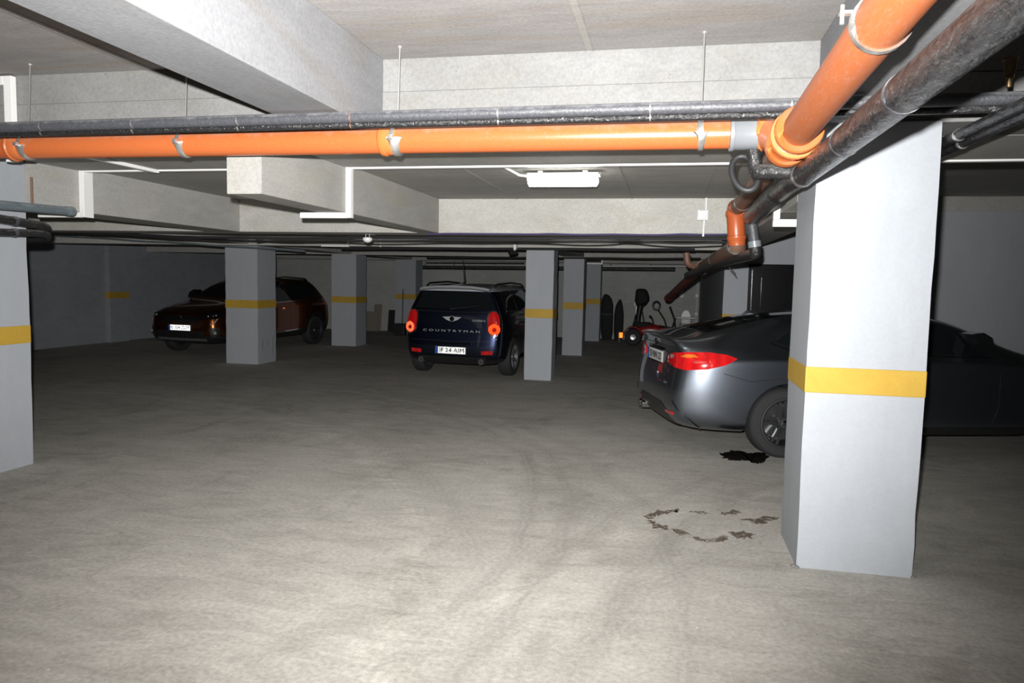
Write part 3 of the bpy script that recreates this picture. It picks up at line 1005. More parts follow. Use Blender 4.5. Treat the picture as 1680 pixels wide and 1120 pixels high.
def wheel_meshes(r, w, spokes, rim_r, twin):
    bm = bmesh.new()
    prof = [(rim_r, -w / 2 + .012), (rim_r + .02, -w / 2), (r - .03, -w / 2 + .004), (r - .008, -w / 2 + .022), (r, -w / 2 + .045), (r, w / 2 - .045),
            (r - .008, w / 2 - .022), (r - .03, w / 2 - .004), (rim_r + .02, w / 2), (rim_r, w / 2 - .012), (rim_r, -w / 2 + .012)]
    lathe(bm, prof, 48)
    bmesh.ops.remove_doubles(bm, verts=bm.verts, dist=1e-5)
    tyre = from_bm('tmp', bm, 'rubber', None, auto=35)
    bm = bmesh.new()
    y = w / 2
    lathe(bm, [(rim_r + .012, y - .03), (rim_r + .012, y - .004), (rim_r - .004, y - .002), (rim_r - .016, y - .014), (rim_r - .02, -y + .02), (rim_r + .012, -y + .01)], 48)
    for k in range(spokes):
        for off in ((-.13, .13) if twin else (0,)):
            a = 2 * PI * k / spokes + PI / 2
            m = Matrix.Rotation(-a, 4, 'Y')
            n0 = len(bm.verts)
            hw0, hw1 = (.020, .013) if twin else (.034, .022)
            pts = []
            for rr, hw, yo in ((.035, hw0, y - .045), (rim_r * .55, hw0 * .9, y - .022), (rim_r - .01, hw1, y - .016)):
                c_ = off * rr
                pts.append([bm.verts.new(m @ Vector((rr, yy, c_ + s_ * hw))) for s_ in (-1, 1) for yy in (yo, yo - .03)])
            for A, B in zip(pts, pts[1:]):
                for i_, j in ((0, 1), (1, 3), (3, 2), (2, 0)):
                    bm.faces.new((A[i_], A[j], B[j], B[i_]))
    lathe(bm, [(.001, y - .03), (.05, y - .03), (.062, y - .05), (.062, y - .08)], 24)
    rim = from_bm('tmp', bm, None, None, auto=35)
    bm = bmesh.new()
    lathe(bm, [(.001, -.01), (rim_r - .05, -.01), (rim_r - .05, .0), (.001, .0)], 32)
    disc = from_bm('tmp', bm, None, None)
    bm = bmesh.new()
    lathe(bm, [(.001, y - .022), (.022, y - .024), (.028, y - .03)], 16)
    hub = from_bm('tmp', bm, None, None, auto=40)
    ms = []
    for o in (tyre, rim, disc, hub):
        ms.append(o.data)
        bpy.data.objects.remove(o)
    return ms


class Car:
    def __init__(self, name, label, loc, heading, stations, axles, r, arch, track, paint, scale=1.0, cladding=None, roof=None, crease=None):
        self.root = tag(empty(name, loc, heading), label, 'car')
        self.root.scale = (scale,) * 3
        bm = bmesh.new()
        rings = []
        for st in stations:
            L = [bm.verts.new(p_) for p_ in st]
            Rr = [None] + [bm.verts.new((p_[0], -p_[1], p_[2])) for p_ in st[1:8]]
            rings.append((L, Rr))
        cl = bm.edges.layers.float.new('crease_edge')
        for (L, R1), (L2, R2) in zip(rings, rings[1:]):
            for k in range(8):
                bm.faces.new((L[k], L2[k], L2[k + 1], L[k + 1]))
            A = [L[0]] + R1[1:] + [L[8]]
            B = [L2[0]] + R2[1:] + [L2[8]]
            for k in range(8):
                bm.faces.new((A[k], A[k + 1], B[k + 1], B[k]))
        for (L, Rr), flip in ((rings[0], 0), (rings[-1], 1)):
            A = [L[0]] + Rr[1:] + [L[8]]
            for k in range(8):
                vs = [L[k], L[k + 1], A[k + 1], A[k]]
                vs = [v_ for i_, v_ in enumerate(vs) if v_ not in vs[:i_]]
                bm.faces.new(vs)
        bm.edges.ensure_lookup_table()
        for (L, Rr), (L2, R2) in zip(rings, rings[1:]):
            for row, cv in (crease or {4: .45, 5: .35, 2: .3, 6: .25}).items():
                for a, b in ((L[row], L2[row]), (Rr[row], R2[row])) if 0 < row < 8 else ():
                    e = bm.edges.get((a, b))
                    if e:
                        e[cl] = cv
        for L, Rr in (rings[0], rings[-1]):
            A = [L[0]] + Rr[1:] + [L[8]]
            for seq in (L, A):
                for a, b in zip(seq, seq[1:]):
                    e = bm.edges.get((a, b))
                    if e:
                        e[cl] = .35
        bmesh.ops.recalc_face_normals(bm, faces=bm.faces)
        me = bpy.data.meshes.new('tmp')
        bm.to_mesh(me)
        bm.free()
        o = link('tmp', me)
        md = o.modifiers.new('s', 'SUBSURF')
        md.levels = md.render_levels = 3
        bm = bmesh.new()
        for ax in axles:
            for s in (-1, 1):
                rg = lathe(bm, [(.001, s * .52), (arch, s * .52), (arch, s * 1.3), (.001, s * 1.3)], 48, Matrix.Translation((ax, 0, r)))
        bmesh.ops.remove_doubles(bm, verts=bm.verts, dist=.002)
        bmesh.ops.recalc_face_normals(bm, faces=bm.faces)
        cm = bpy.data.meshes.new('tmpc')
        bm.to_mesh(cm)
        bm.free()
        co = link('tmpc', cm)
        bo = o.modifiers.new('b', 'BOOLEAN')
        bo.operation = 'DIFFERENCE'
        bo.object = co
        bo.solver = 'EXACT'
        bpy.context.view_layer.update()
        dg = bpy.context.evaluated_depsgraph_get()
        full = bpy.data.meshes.new_from_object(o.evaluated_get(dg))
        bpy.data.objects.remove(o)
        bpy.data.objects.remove(co)
        bm = bmesh.new()
        bm.from_mesh(full)
        self.bvh = BVHTree.FromBMesh(bm)
        for z in [z_ for z_ in (cladding, roof) if z_]:
            bmesh.ops.bisect_plane(bm, geom=bm.verts[:] + bm.edges[:] + bm.faces[:], plane_co=(0, 0, z), plane_no=(0, 0, 1))

        def well(c_):
            return any(math.hypot(c_.x - ax, c_.z - r) < arch + .004 for ax in axles) and abs(c_.y) < .88

        def flare(c_):
            return cladding and any(math.hypot(c_.x - ax, c_.z - r) < arch + .055 for ax in axles)
        wells = ['wheel_well|%d|%d' % (i_, s_) for i_ in (0, 1) for s_ in (-1, 1)]
        sel = {'body': [], 'lower_cladding': [], 'roof_panel': [], **{w_: [] for w_ in wells}}
        for f in bm.faces:
            c_ = f.calc_center_median()
            nn = f.normal
            inwell = well(c_) and (abs(nn.y) > .98 and abs(c_.y) < .56 or math.hypot(c_.x - axles[0], c_.z - r) < arch + .004 and abs(abs(nn.y)) < .35 and abs(math.hypot(c_.x - axles[0], c_.z - r) - arch) < .02
                                   or abs(math.hypot(c_.x - axles[1], c_.z - r) - arch) < .02 and abs(nn.y) < .35)
            if inwell:
                sel['wheel_well|%d|%d' % (0 if abs(c_.x - axles[0]) < 1 else 1, 1 if c_.y > 0 else -1)].append(f.index)
            elif (cladding and c_.z < cladding) or flare(c_):
                sel['lower_cladding'].append(f.index)
            elif roof and c_.z > roof:
                sel['roof_panel'].append(f.index)
            else:
                sel['body'].append(f.index)
        mats = {'body': paint, 'lower_cladding': 'blacktrim', 'roof_panel': 'paint_silver'}
        for nm, ids in sel.items():
            if not ids:
                continue
            b2 = bm.copy()
            keep = set(ids)
            b2.faces.ensure_lookup_table()
            bmesh.ops.delete(b2, geom=[f for f in b2.faces if f.index not in keep], context='FACES')
            b2.normal_update()
            for e in b2.edges:
                if len(e.link_faces) == 2 and e.calc_face_angle(0) > math.radians(32):
                    e.smooth = False
            for f in b2.faces:
                f.smooth = True
            m2 = bpy.data.meshes.new(nm)
            b2.to_mesh(m2)
            b2.free()
            ob = link(nm.split('|')[0], m2, mats.get(nm, 'blacktrim'), self.root)
            if nm == 'body':
                self.body = ob
        bm.free()
        self.axles, self.r, self.track = axles, r, track

    def wheels(self, w, spokes, rim_r, twin, rim_mat):
        ty, ri, di, hu = wheel_meshes(self.r, w, spokes, rim_r, twin)
        ri.materials.append(MAT[rim_mat])
        di.materials.append(MAT['rim'])
        hu.materials.append(MAT['chrome'])
        for ax in self.axles:
            for s in (1, -1):
                o = link('wheel', ri, None, self.root)
                o.location = (ax, s * self.track, self.r)
                o.rotation_euler = (0, random.uniform(0, 1), 0 if s > 0 else PI)
                for nm, me in (('tyre', ty), ('brake_disc', di), ('hub_cap', hu)):
                    c_ = link(nm, me, None, o)

    def hit(self, p_, D):
        loc, nor, i_, d_ = self.bvh.ray_cast(Vector(p_) - D * 6, D)
        if loc is None:
            loc, nor, i_, d_ = self.bvh.find_nearest(Vector(p_))
        if nor.dot(D) > 0:
            nor = -nor
        return loc, nor

    def decal(self, name, pts, D, mat, off=.004, skirt=.015, res=.04, parent=None):
        """a panel lying on the body: outline given by 3-D points, laid on along D"""
        D = Vector(D).normalized()
        if abs(D.z) > .9:
            U, V = Vector((1, 0, 0)), Vector((0, 1, 0))
        else:
            U = D.cross(Vector((0, 0, 1))).normalized()
            V = U.cross(D).normalized()
        P2 = [(Vector(p_).dot(U), Vector(p_).dot(V)) for p_ in pts]
        bd = []
        for (a, b) in zip(P2, P2[1:] + P2[:1]):
            L = math.dist(a, b)
            n_ = max(1, int(L / res))
            for i_ in range(n_):
                t_ = i_ / n_
                bd.append(Vector((a[0] + (b[0] - a[0]) * t_, a[1] + (b[1] - a[1]) * t_)))
        nb = len(bd)
        xs, ys = [p_.x for p_ in bd], [p_.y for p_ in bd]

        def inside(x, y):
            c_ = False
            j = nb - 1
            for i_ in range(nb):
                if (bd[i_].y > y) != (bd[j].y > y) and x < (bd[j].x - bd[i_].x) * (y - bd[i_].y) / (bd[j].y - bd[i_].y) + bd[i_].x:
                    c_ = not c_
                j = i_
            return c_
        allp = list(bd)
        gx = min(xs) + res / 2
        while gx < max(xs):
            gy = min(ys) + res / 2
            while gy < max(ys):
                if inside(gx, gy) and min((p_.x - gx) ** 2 + (p_.y - gy) ** 2 for p_ in bd) > (res * .45) ** 2:
                    allp.append(Vector((gx, gy)))
                gy += res
            gx += res
        vv, ee, ff, *_ = delaunay_2d_cdt(allp, [(i_, (i_ + 1) % nb) for i_ in range(nb)], [], 1, 1e-6)
        mid = sum((Vector(p_) for p_ in pts), Vector()) / len(pts)
        base = mid - U * mid.dot(U) - V * mid.dot(V)
        bm = bmesh.new()
        top = []
        for q in vv:
            loc, nor = self.hit(base + U * q.x + V * q.y, D)
            top.append(bm.verts.new(loc + nor * off))
        for f in ff:
            if len(set(f)) > 2:
                try:
                    bm.faces.new([top[i_] for i_ in f])
                except ValueError:
                    pass
        bm.normal_update()
        for f in bm.faces:
            if f.normal.dot(D) > 0:
                f.normal_flip()
        bed = [e for e in bm.edges if len(e.link_faces) == 1]
        ext = bmesh.ops.extrude_edge_only(bm, edges=bed)
        for g_ in ext['geom']:
            if isinstance(g_, bmesh.types.BMVert):
                g_.co += D * skirt
        bm.normal_update()
        for e in bm.edges:
            if len(e.link_faces) == 2 and e.calc_face_angle(0) > math.radians(45):
                e.smooth = False
        for f in bm.faces:
            f.smooth = True
        me = bpy.data.meshes.new(name)
        bm.to_mesh(me)
        bm.free()
        return link(name, me, mat, parent or self.root)

    def both(self, name, pts, D, mat, **k):
        out = []
        for s in (1, -1):
            out.append(self.decal(name, [(p_[0], s * p_[1], p_[2]) for p_ in pts], (D[0], s * D[1], D[2]), mat, **k))
        return out

    def seam(self, pts, D, w=.006, name='panel_gap', mat='blacktrim', parent=None, off=.0015):
        """thin line along 3-D points"""
        D = Vector(D).normalized()
        pts = [Vector(p_) for p_ in pts]
        a, b = [], []
        for i_, p_ in enumerate(pts):
            t_ = (pts[min(i_ + 1, len(pts) - 1)] - pts[max(i_ - 1, 0)])
            s_ = t_.cross(D).normalized() * w / 2
            a.append(p_ + s_)
            b.append(p_ - s_)
        return self.decal(name, a + b[::-1], D, mat, off=off, skirt=.004, res=.05, parent=parent or self.body)


def retro_mesh(w, h, a, oval=False):
    """sheet of cube corners opening towards +Z, w by h about the origin"""
    z = Vector((1, 1, 1)).normalized()
    x = Vector((1, -1, 0)).normalized()
    y = z.cross(x)
    E3 = [Vector((1, 0, 0)), Vector((0, 1, 0)), Vector((0, 0, 1))]

    def loc(v_):
        return Vector((v_.dot(x), v_.dot(y), v_.dot(z))) * a
    bm = bmesh.new()
    n_ = int(max(w, h) / a) + 4
    for i_ in range(-n_, n_):
        for j in range(-n_, n_):
            p_ = Vector((i_, j, -i_ - j))
            c_ = loc(p_)
            if abs(c_.x) > w / 2 - a * .5 or abs(c_.y) > h / 2 - a * .5:
                continue
            if oval and (2 * c_.x / w) ** 2 + (2 * c_.y / h) ** 2 > .92:
                continue
            for k in range(3):
                e1, e2 = E3[k], E3[(k + 1) % 3]
                bm.faces.new([bm.verts.new(loc(q)) for q in (p_, p_ + e1, p_ + e1 + e2, p_ + e2)])
    bm.normal_update()
    for f in bm.faces:
        if f.normal.z < 0:
            f.normal_flip()
    me = bpy.data.meshes.new('reflector')
    bm.to_mesh(me)
    bm.free()
    return me


REAR = Matrix(((0, 0, -1, 0), (-1, 0, 0, 0), (0, 1, 0, 0), (0, 0, 0, 1)))
FRONT = Matrix(((0, 0, 1, 0), (1, 0, 0, 0), (0, 1, 0, 0), (0, 0, 0, 1)))


def plate(car, c, base, txt, ink='plateink', tilt=0.0, glow=True, w=.52, h=.112):
    m = Matrix.Translation(c) @ base @ Matrix.Rotation(tilt, 4, 'X')
    p_ = box('license_plate', -w / 2 - .012, w / 2 + .012, -h / 2 - .012, h / 2 + .012, -.02, .0, 'blacktrim', car.root, .004)
    p_.matrix_local = m
    box('plate_sheet', -w / 2, w / 2, -h / 2, h / 2, .0, .002, 'platewhite', p_)
    box('country_band', -w / 2, -w / 2 + .045, -h / 2, h / 2, .012 if glow else .002, .0135 if glow else .0032, 'plateblue', p_)
    if glow:
        me = retro_mesh(w - .05, h, .0075)
        me.materials.append(MAT['retro_white'])
        r_ = link('reflective_face', me, None, p_)
        r_.location = (.022, 0, .0025)
    text_mesh('plate_text', txt, .098, ink, p_, Matrix.Translation((.025, 0, .016 if glow else .003)), .001, w * .82)
    return p_


def S(x, zb, wb, r2, r3, r4, r5, r6, r7, zc, dx=None):
    pts = [(0, zb), (wb, zb), r2, r3, r4, r5, r6, r7, (0, zc)]
    dx = dx or [0] * 9
    return [(x + d_, p_[0], p_[1]) for p_, d_ in zip(pts, dx)]


# ---- grey fastback saloon
st = [
    S(0, .25, .60, (.70, .37), (.72, .62), (.715, .86), (.68, 1.0), (.62, 1.075), (.42, 1.09), 1.098, [.12, .12, .02, 0, .07, .06, .03, .05, .04]),
    S(.24, .21, .74, (.84, .34), (.868, .62), (.862, .88), (.80, 1.0), (.69, 1.075), (.45, 1.095), 1.105),
    S(.60, .19, .78, (.89, .32), (.912, .62), (.905, .90), (.83, 1.0), (.645, 1.155), (.44, 1.182), 1.192),
    S(1.05, .19, .79, (.90, .30), (.916, .62), (.91, .91), (.835, .985), (.61, 1.268), (.42, 1.295), 1.305),
    S(1.6, .19, .79, (.895, .28), (.905, .60), (.90, .915), (.835, .975), (.595, 1.335), (.42, 1.362), 1.372),
    S(2.2, .19, .79, (.89, .27), (.903, .60), (.897, .915), (.835, .965), (.59, 1.345), (.42, 1.375), 1.386),
    S(2.75, .19, .79, (.89, .27), (.903, .60), (.895, .91), (.835, .96), (.60, 1.29), (.42, 1.33), 1.345),
    S(3.12, .19, .79, (.89, .28), (.905, .60), (.893, .905), (.83, .955), (.67, 1.13), (.46, 1.175), 1.19),
    S(3.45, .19, .79, (.895, .29), (.91, .60), (.89, .89), (.81, .94), (.72, .985), (.5, 1.01), 1.02),
    S(3.9, .19, .78, (.895, .30), (.91, .60), (.885, .85), (.80, .905), (.68, .935), (.45, .955), .965),
    S(4.35, .20, .72, (.83, .31), (.85, .55), (.80, .74), (.70, .80), (.6, .83), (.4, .85), .86),
    S(4.6, .24, .58, (.64, .34), (.66, .52), (.62, .64), (.55, .70), (.48, .74), (.3, .76), .77, [-.06, -.06, 0, .02, 0, -.03, -.07, -.08, -.06]),
]
HD = math.radians(16)
h_, l_ = Vector((math.cos(HD), math.sin(HD), 0)), Vector((-math.sin(HD), math.cos(HD), 0))
orig = Vector((1.05, 7.22, 0)) + l_ * .80 - h_ * 1.02
bmw = Car('saloon_car', 'dark grey metallic fastback saloon parked behind the big column', orig, HD, st, (1.052, 3.862), .33, .372, .785, 'paint_grey')
bmw.wheels(.235, 5, .225, True, 'rim')
R_ = (0, 1, 0)
for s in (1, -1):
    D = (0, -s, 0)
    sd = lambda L: [(x, s * .8, z) for x, z in L]
    bmw.decal('side_window', sd([(2.07, .99), (3.02, .985), (2.86, 1.10), (2.62, 1.245), (2.35, 1.30), (2.05, 1.312)]), D, 'glass', res=.05)
    bmw.decal('side_window', sd([(1.12, 1.03), (1.40, 1.0), (2.0, .992), (1.98, 1.312), (1.62, 1.30), (1.30, 1.235), (1.12, 1.16), (.98, 1.075)]), D, 'glass', res=.05)
    bmw.seam(sd([(.93, 1.065), (1.08, 1.015), (1.4, .985), (2.0, .977), (3.06, .967)]), D, .014, 'window_trim', 'glosstrim', bmw.root, .005)
    bmw.seam(sd([(2.03, 1.0), (2.03, .7), (2.0, .45), (1.95, .27)]), D)
    bmw.seam(sd([(1.16, 1.0), (1.30, .85), (1.45, .72), (1.55, .5), (1.56, .27)]), D)
    bmw.seam(sd([(3.05, .97), (3.12, .8), (3.12, .5), (3.05, .27)]), D)
    bmw.seam(sd([(1.0, .30 + .45), (.70, .72), (.45, .79)]), D, .007)
    bmw.decal('side_skirt', sd([(1.44, .30), (1.44, .22), (3.46, .22), (3.46, .30)]), D, 'blacktrim', off=.008)
    bmw.decal('door_handle', sd([(2.18, .84), (2.18, .87), (2.36, .875), (2.36, .845)]), D, 'paint_grey', off=.025, skirt=.03)
    bmw.decal('door_handle', sd([(1.36, .855), (1.36, .885), (1.53, .89), (1.53, .86)]), D, 'paint_grey', off=.025, skirt=.03)
    bmw.decal('wing_mirror', sd([(2.86, 1.0), (2.82, 1.09), (2.95, 1.10), (3.02, 1.05), (3.0, .985)]), D, 'paint_grey', off=.16, skirt=.17, res=.03)
    # lamps
    DL = (.62, -s * .78, 0)
    ll = lambda L: [(x, s * y, z) for x, y, z in L]
    tl = bmw.decal('tail_lamp', ll([(.06, .42, .905), (.06, .55, .945), (.12, .74, .968), (.28, .865, .975), (.46, .89, .955), (.56, .895, .922), (.47, .885, .868),
                                   (.30, .87, .825), (.14, .77, .805), (.07, .62, .815), (.05, .44, .845)]), DL, 'redlens', off=.008, skirt=.02, res=.025)
    bmw.decal('amber_insert', ll([(.10, .70, .925), (.13, .755, .95), (.19, .80, .95), (.22, .83, .925), (.14, .77, .918)]), DL, 'amberlens', off=.011, skirt=.004, res=.02, parent=tl)
    bmw.seam(ll([(.08, .64, .885), (.14, .765, .88), (.3, .868, .885), (.5, .892, .908)]), DL, .016, 'lamp_divider', 'redlens', tl, .012)
    bmw.decal('clear_insert', ll([(.06, .50, .895), (.06, .50, .925), (.065, .58, .932), (.07, .58, .905)]), DL, 'clearlens', off=.011, skirt=.004, res=.02, parent=tl)
    bmw.decal('bumper_reflector', ll([(.05, .46, .36), (.05, .46, .385), (.06, .66, .395), (.06, .66, .365)]), (1, 0, 0), 'redlens', off=.006)
    bmw.seam(ll([(.0, .70, .50), (.06, .74, .42), (.16, .80, .33), (.22, .82, .25)]), DL, .02, 'bumper_blade', 'paint_grey', bmw.root, .012)
    hl_ = bmw.decal('head_lamp', ll([(4.5, .48, .70), (4.42, .62, .73), (4.2, .78, .79), (4.22, .80, .72), (4.45, .62, .64), (4.55, .48, .64)]), (-.7, -s * .7, 0), 'clearlens', off=.006, res=.03)
bmw.decal('rear_window', [(.42, -.47, 1.1), (.42, .47, 1.1), (1.30, .39, 1.3), (1.42, .30, 1.3), (1.42, -.30, 1.3), (1.30, -.39, 1.3)], (0, 0, -1), 'glass', res=.05)
bmw.decal('windscreen', [(2.72, -.43, 1.3), (2.72, .43, 1.3), (3.30, .58, 1.05), (3.36, .3, 1.05), (3.36, -.3, 1.05), (3.30, -.58, 1.05)], (0, 0, -1), 'glass', res=.05)
bmw.seam([(.10, -.66, 1.0), (.10, 0, 1.0), (.10, .66, 1.0)], (1, 0, 0), .008)
bmw.decal('diffuser', [(.05, -.58, .26), (.05, .58, .26), (.05, .50, .40), (.05, .38, .45), (.05, -.38, .45), (.05, -.50, .40)], (1, 0, 0), 'blacktrim', off=.006)
bmw.decal('plate_recess', [(.05, -.34, .80), (.05, .34, .80), (.05, .30, .97), (.05, -.30, .97)], (1, 0, 0), 'glosstrim', off=.002)
plate(bmw, bmw.hit((0, 0, .875), Vector((1, 0, 0)))[0] + Vector((-.012, 0, 0)), REAR, 'SI NN 22', glow=True)
bm = bmesh.new()
lathe(bm, [(.001, 0), (.041, 0), (.041, .008), (.001, .012)], 28, Matrix.Translation(bmw.hit((0, 0, 1.02), Vector((1, 0, 0)))[0]) @ REAR, 'Z')
em = from_bm('round_emblem', bm, 'glosstrim', bmw.root, auto=40)
for y in (.42, .54):
    p_ = Vector((.10, y, .29))
    tube('exhaust_pipe', [p_ + Vector((.2, 0, 0)), p_ + Vector((-.075, 0, 0)), p_ + Vector((-.075, 0, 0)), p_ + Vector((0, 0, 0))], [.04, .04, .034, .034], 'chrome', bmw.root, 20)
bmw.decal('front_grille', [(4.6, .06, .60), (4.6, .28, .60), (4.6, .27, .70), (4.6, .06, .71)], (-1, 0, 0), 'glosstrim')
bmw.decal('front_grille', [(4.6, -.06, .60), (4.6, -.28, .60), (4.6, -.27, .70), (4.6, -.06, .71)], (-1, 0, 0), 'glosstrim')
tube('roof_fin', [(.95, 0, 1.30), (1.0, 0, 1.335), (1.12, 0, 1.335)], [.012, .016, .006], 'paint_grey', bmw.root, 8)

# ---- dark hatchback with silver roof
st = [
    S(0, .24, .62, (.72, .36), (.755, .56), (.77, .90), (.735, 1.09), (.62, 1.43), (.42, 1.47), 1.485, [.12, .12, .02, 0, .05, .075, .20, .17, .16]),
    S(.26, .20, .74, (.86, .34), (.885, .60), (.882, .92), (.845, 1.08), (.665, 1.465), (.44, 1.505), 1.52, [0, 0, -.03, -.05, -.03, -.01, .07, .06, .06]),
    S(.78, .20, .76, (.885, .33), (.895, .60), (.89, .93), (.855, 1.05), (.672, 1.485), (.45, 1.525), 1.54),
    S(1.5, .20, .76, (.885, .32), (.893, .60), (.885, .92), (.855, 1.02), (.672, 1.495), (.45, 1.535), 1.552),
    S(2.2, .20, .76, (.885, .32), (.893, .60), (.885, .91), (.855, 1.0), (.665, 1.475), (.45, 1.52), 1.538),
    S(2.68, .20, .76, (.885, .32), (.893, .60), (.885, .90), (.855, .98), (.665, 1.38), (.46, 1.435), 1.455),
    S(2.98, .20, .76, (.885, .32), (.893, .60), (.882, .89), (.845, .965), (.72, 1.12), (.5, 1.17), 1.19),
    S(3.16, .20, .76, (.885, .32), (.893, .60), (.878, .88), (.82, .955), (.76, 1.0), (.52, 1.03), 1.05),
    S(3.5, .20, .76, (.88, .33), (.89, .58), (.87, .84), (.80, .90), (.68, .94), (.46, .97), .985),
    S(3.88, .22, .70, (.80, .33), (.82, .55), (.78, .76), (.70, .82), (.6, .86), (.4, .885), .90),
    S(4.06, .25, .56, (.62, .35), (.64, .52), (.60, .70), (.54, .76), (.46, .79), (.3, .81), .82, [-.06, -.06, 0, .03, 0, -.02, -.05, -.06, -.05]),
]
TH = math.radians(90 - 4)
mh, ml = Vector((math.cos(TH), math.sin(TH), 0)), Vector((-math.sin(TH), math.cos(TH), 0))
mini = Car('hatchback_car', 'dark navy hatchback with silver roof seen from behind, red tail lamps', Vector((-3.43, 11.46, 0)), TH, st, (.74, 3.335), .325, .37, .775, 'paint_navy', cladding=.31, roof=1.415)
mini.wheels(.22, 5, .215, False, 'rimlight')
for s in (1, -1):
    D = (0, -s, 0)
    sd = lambda L: [(x, s * .8, z) for x, z in L]
    mini.decal('side_window', sd([(1.95, 1.05), (2.78, 1.02), (2.62, 1.32), (2.45, 1.42), (1.95, 1.43)]), D, 'glass', res=.05)
    mini.decal('side_window', sd([(1.05, 1.09), (1.9, 1.055), (1.9, 1.432), (1.05, 1.43)]), D, 'glass', res=.05)
    mini.decal('side_window', sd([(.42, 1.13), (1.0, 1.095), (1.0, 1.43), (.62, 1.42), (.46, 1.36)]), D, 'glass', res=.05)
    mini.seam(sd([(.4, 1.10), (1.0, 1.065), (1.9, 1.035), (2.85, 1.0)]), D, .016, 'belt_trim', 'chrome', mini.root, .004)
    mini.seam(sd([(1.92, 1.03), (1.92, .35)]), D)
    mini.seam(sd([(1.05, 1.05), (1.12, .8), (1.22, .6), (1.24, .35)]), D)
    mini.decal('door_handle', sd([(2.02, .86), (2.02, .89), (2.2, .89), (2.2, .86)]), D, 'chrome', off=.025, skirt=.03)
    mini.decal('wing_mirror', sd([(2.62, 1.03), (2.6, 1.15), (2.72, 1.17), (2.8, 1.12), (2.78, 1.03)]), D, 'glosstrim', off=.17, skirt=.18, res=.03)
    tube('roof_rail', bend([(.42, s * .60, 1.48), (.55, s * .605, 1.535), (1.4, s * .605, 1.562), (2.1, s * .60, 1.535), (2.25, s * .60, 1.48)], .08), .017, 'blacktrim', mini.root, 10)
    ll = lambda L: [(x, s * y, z) for x, y, z in L]
    DT = (.85, -s * .53, 0)
    oval = lambda cy, cz, ry, rz, n_=22, x=.05: [(x + .0, cy + ry * math.copysign(abs(math.cos(2 * PI * k / n_)) ** .7, math.cos(2 * PI * k / n_)), cz + rz * math.copysign(abs(math.sin(2 * PI * k / n_)) ** .75, math.sin(2 * PI * k / n_))) for k in range(n_)]
    fr = mini.decal('tail_lamp', ll(oval(.725, .905, .118, .205)), DT, 'chrome', off=.010, skirt=.03, res=.025)
    mini.decal('lens_upper', ll([q for q in oval(.725, .905, .100, .186)]), DT, 'redlens', off=.016, skirt=.008, res=.025, parent=fr)
    loc, nor = mini.hit((.05, s * .725, .815), Vector(DT).normalized())
    me = retro_mesh(.20, .185, .008, True)
    me.materials.append(MAT['retro_red'])
    rr = link('reflector', me, None, fr)
    zz = (Vector((-.85, s * .35, 0))).normalized()
    xx = Vector((0, 0, 1)).cross(zz).normalized()
    mm = Matrix.Identity(4)
    for i_ in range(3):
        mm[i_][0], mm[i_][1], mm[i_][2], mm[i_][3] = xx[i_], (0, 0, 1)[i_], zz[i_], (loc + zz * .024)[i_]
    rr.matrix_local = mm
    bm = bmesh.new()
    lathe(bm, [(.001, .010), (.03, .010), (.036, .0), (.036, -.02)], 20, mm @ Matrix.Translation((0, -.005, .004)), 'Z')
    from_bm('round_lens', bm, 'redlens', fr, auto=40)
    mini.decal('bumper_insert', ll([(.05, .52, .40), (.05, .52, .46), (.06, .70, .47), (.06, .70, .41)]), (1, 0, 0), 'redlens', off=.005)
    p_ = Vector((.10, s * .52, .285))
    tube('exhaust_pipe', [p_ + Vector((.2, 0, 0)), p_ + Vector((-.09, 0, 0)), p_ + Vector((-.09, 0, 0)), p_ + Vector((.05, 0, 0))], [.046, .046, .036, .034], 'chrome', mini.root, 20)
rw = mini.decal('rear_window', [(.1, -.66, 1.13), (.1, .66, 1.13), (.12, .59, 1.365), (.12, .45, 1.39), (.12, -.45, 1.39), (.12, -.59, 1.365)], (1, 0, 0), 'glass', res=.05)
tube('wiper', [(.03, .02, 1.12), (.035, -.05, 1.135), (.07, -.46, 1.19)], [.014, .009, .006], 'blacktrim', mini.root, 8)
mini.decal('windscreen', [(2.5, -.5, 1.4), (2.5, .5, 1.4), (3.02, .62, 1.1), (3.02, -.62, 1.1)], (0, 0, -1), 'glass', res=.05)
bm = bmesh.new()
rows = []
for y in (-.60, -.52, -.3, 0, .3, .52, .60):
    k_ = 1 - (abs(y) / .60) ** 4
    rows.append([bm.verts.new((x, y, z - .035 * (1 - k_) - .012 * (y / .6) ** 2)) for x, z in ((.50, 1.535), (.09 + .05 * (1 - k_), 1.505), (.075 + .05 * (1 - k_), 1.475), (.11 + .05 * (1 - k_), 1.45), (.50, 1.49))])
for A_, B_ in zip(rows, rows[1:]):
    for k in range(5):
        bm.faces.new((A_[k], A_[(k + 1) % 5], B_[(k + 1) % 5], B_[k]))
bm.faces.new(rows[0])
bm.faces.new(rows[-1][::-1])
from_bm('roof_spoiler', bm, 'paint_silver', mini.root, auto=50)
mini.seam([(.05, -.70, 1.09), (.05, 0, 1.075), (.05, .70, 1.09)], (1, 0, 0), .012, 'hatch_trim', 'chrome', mini.root, .002)
mini.seam([(.05, -.70, .62), (.05, 0, .60), (.05, .70, .62)], (1, 0, 0), .007)
mini.decal('plate_garnish', [(.03, -.36, .56), (.03, .36, .56), (.03, .36, .585), (.03, -.36, .585)], (1, 0, 0), 'glosstrim', off=.02, skirt=.02)
mini.decal('bumper_lower', [(.02, -.62, .25), (.02, .62, .25), (.02, .58, .36), (.02, -.58, .36)], (1, 0, 0), 'blacktrim', off=.008)
plate(mini, mini.hit((0, 0, .455), Vector((1, 0, 0)))[0] + Vector((-.015, 0, 0)), REAR, 'IF 24 AIM')
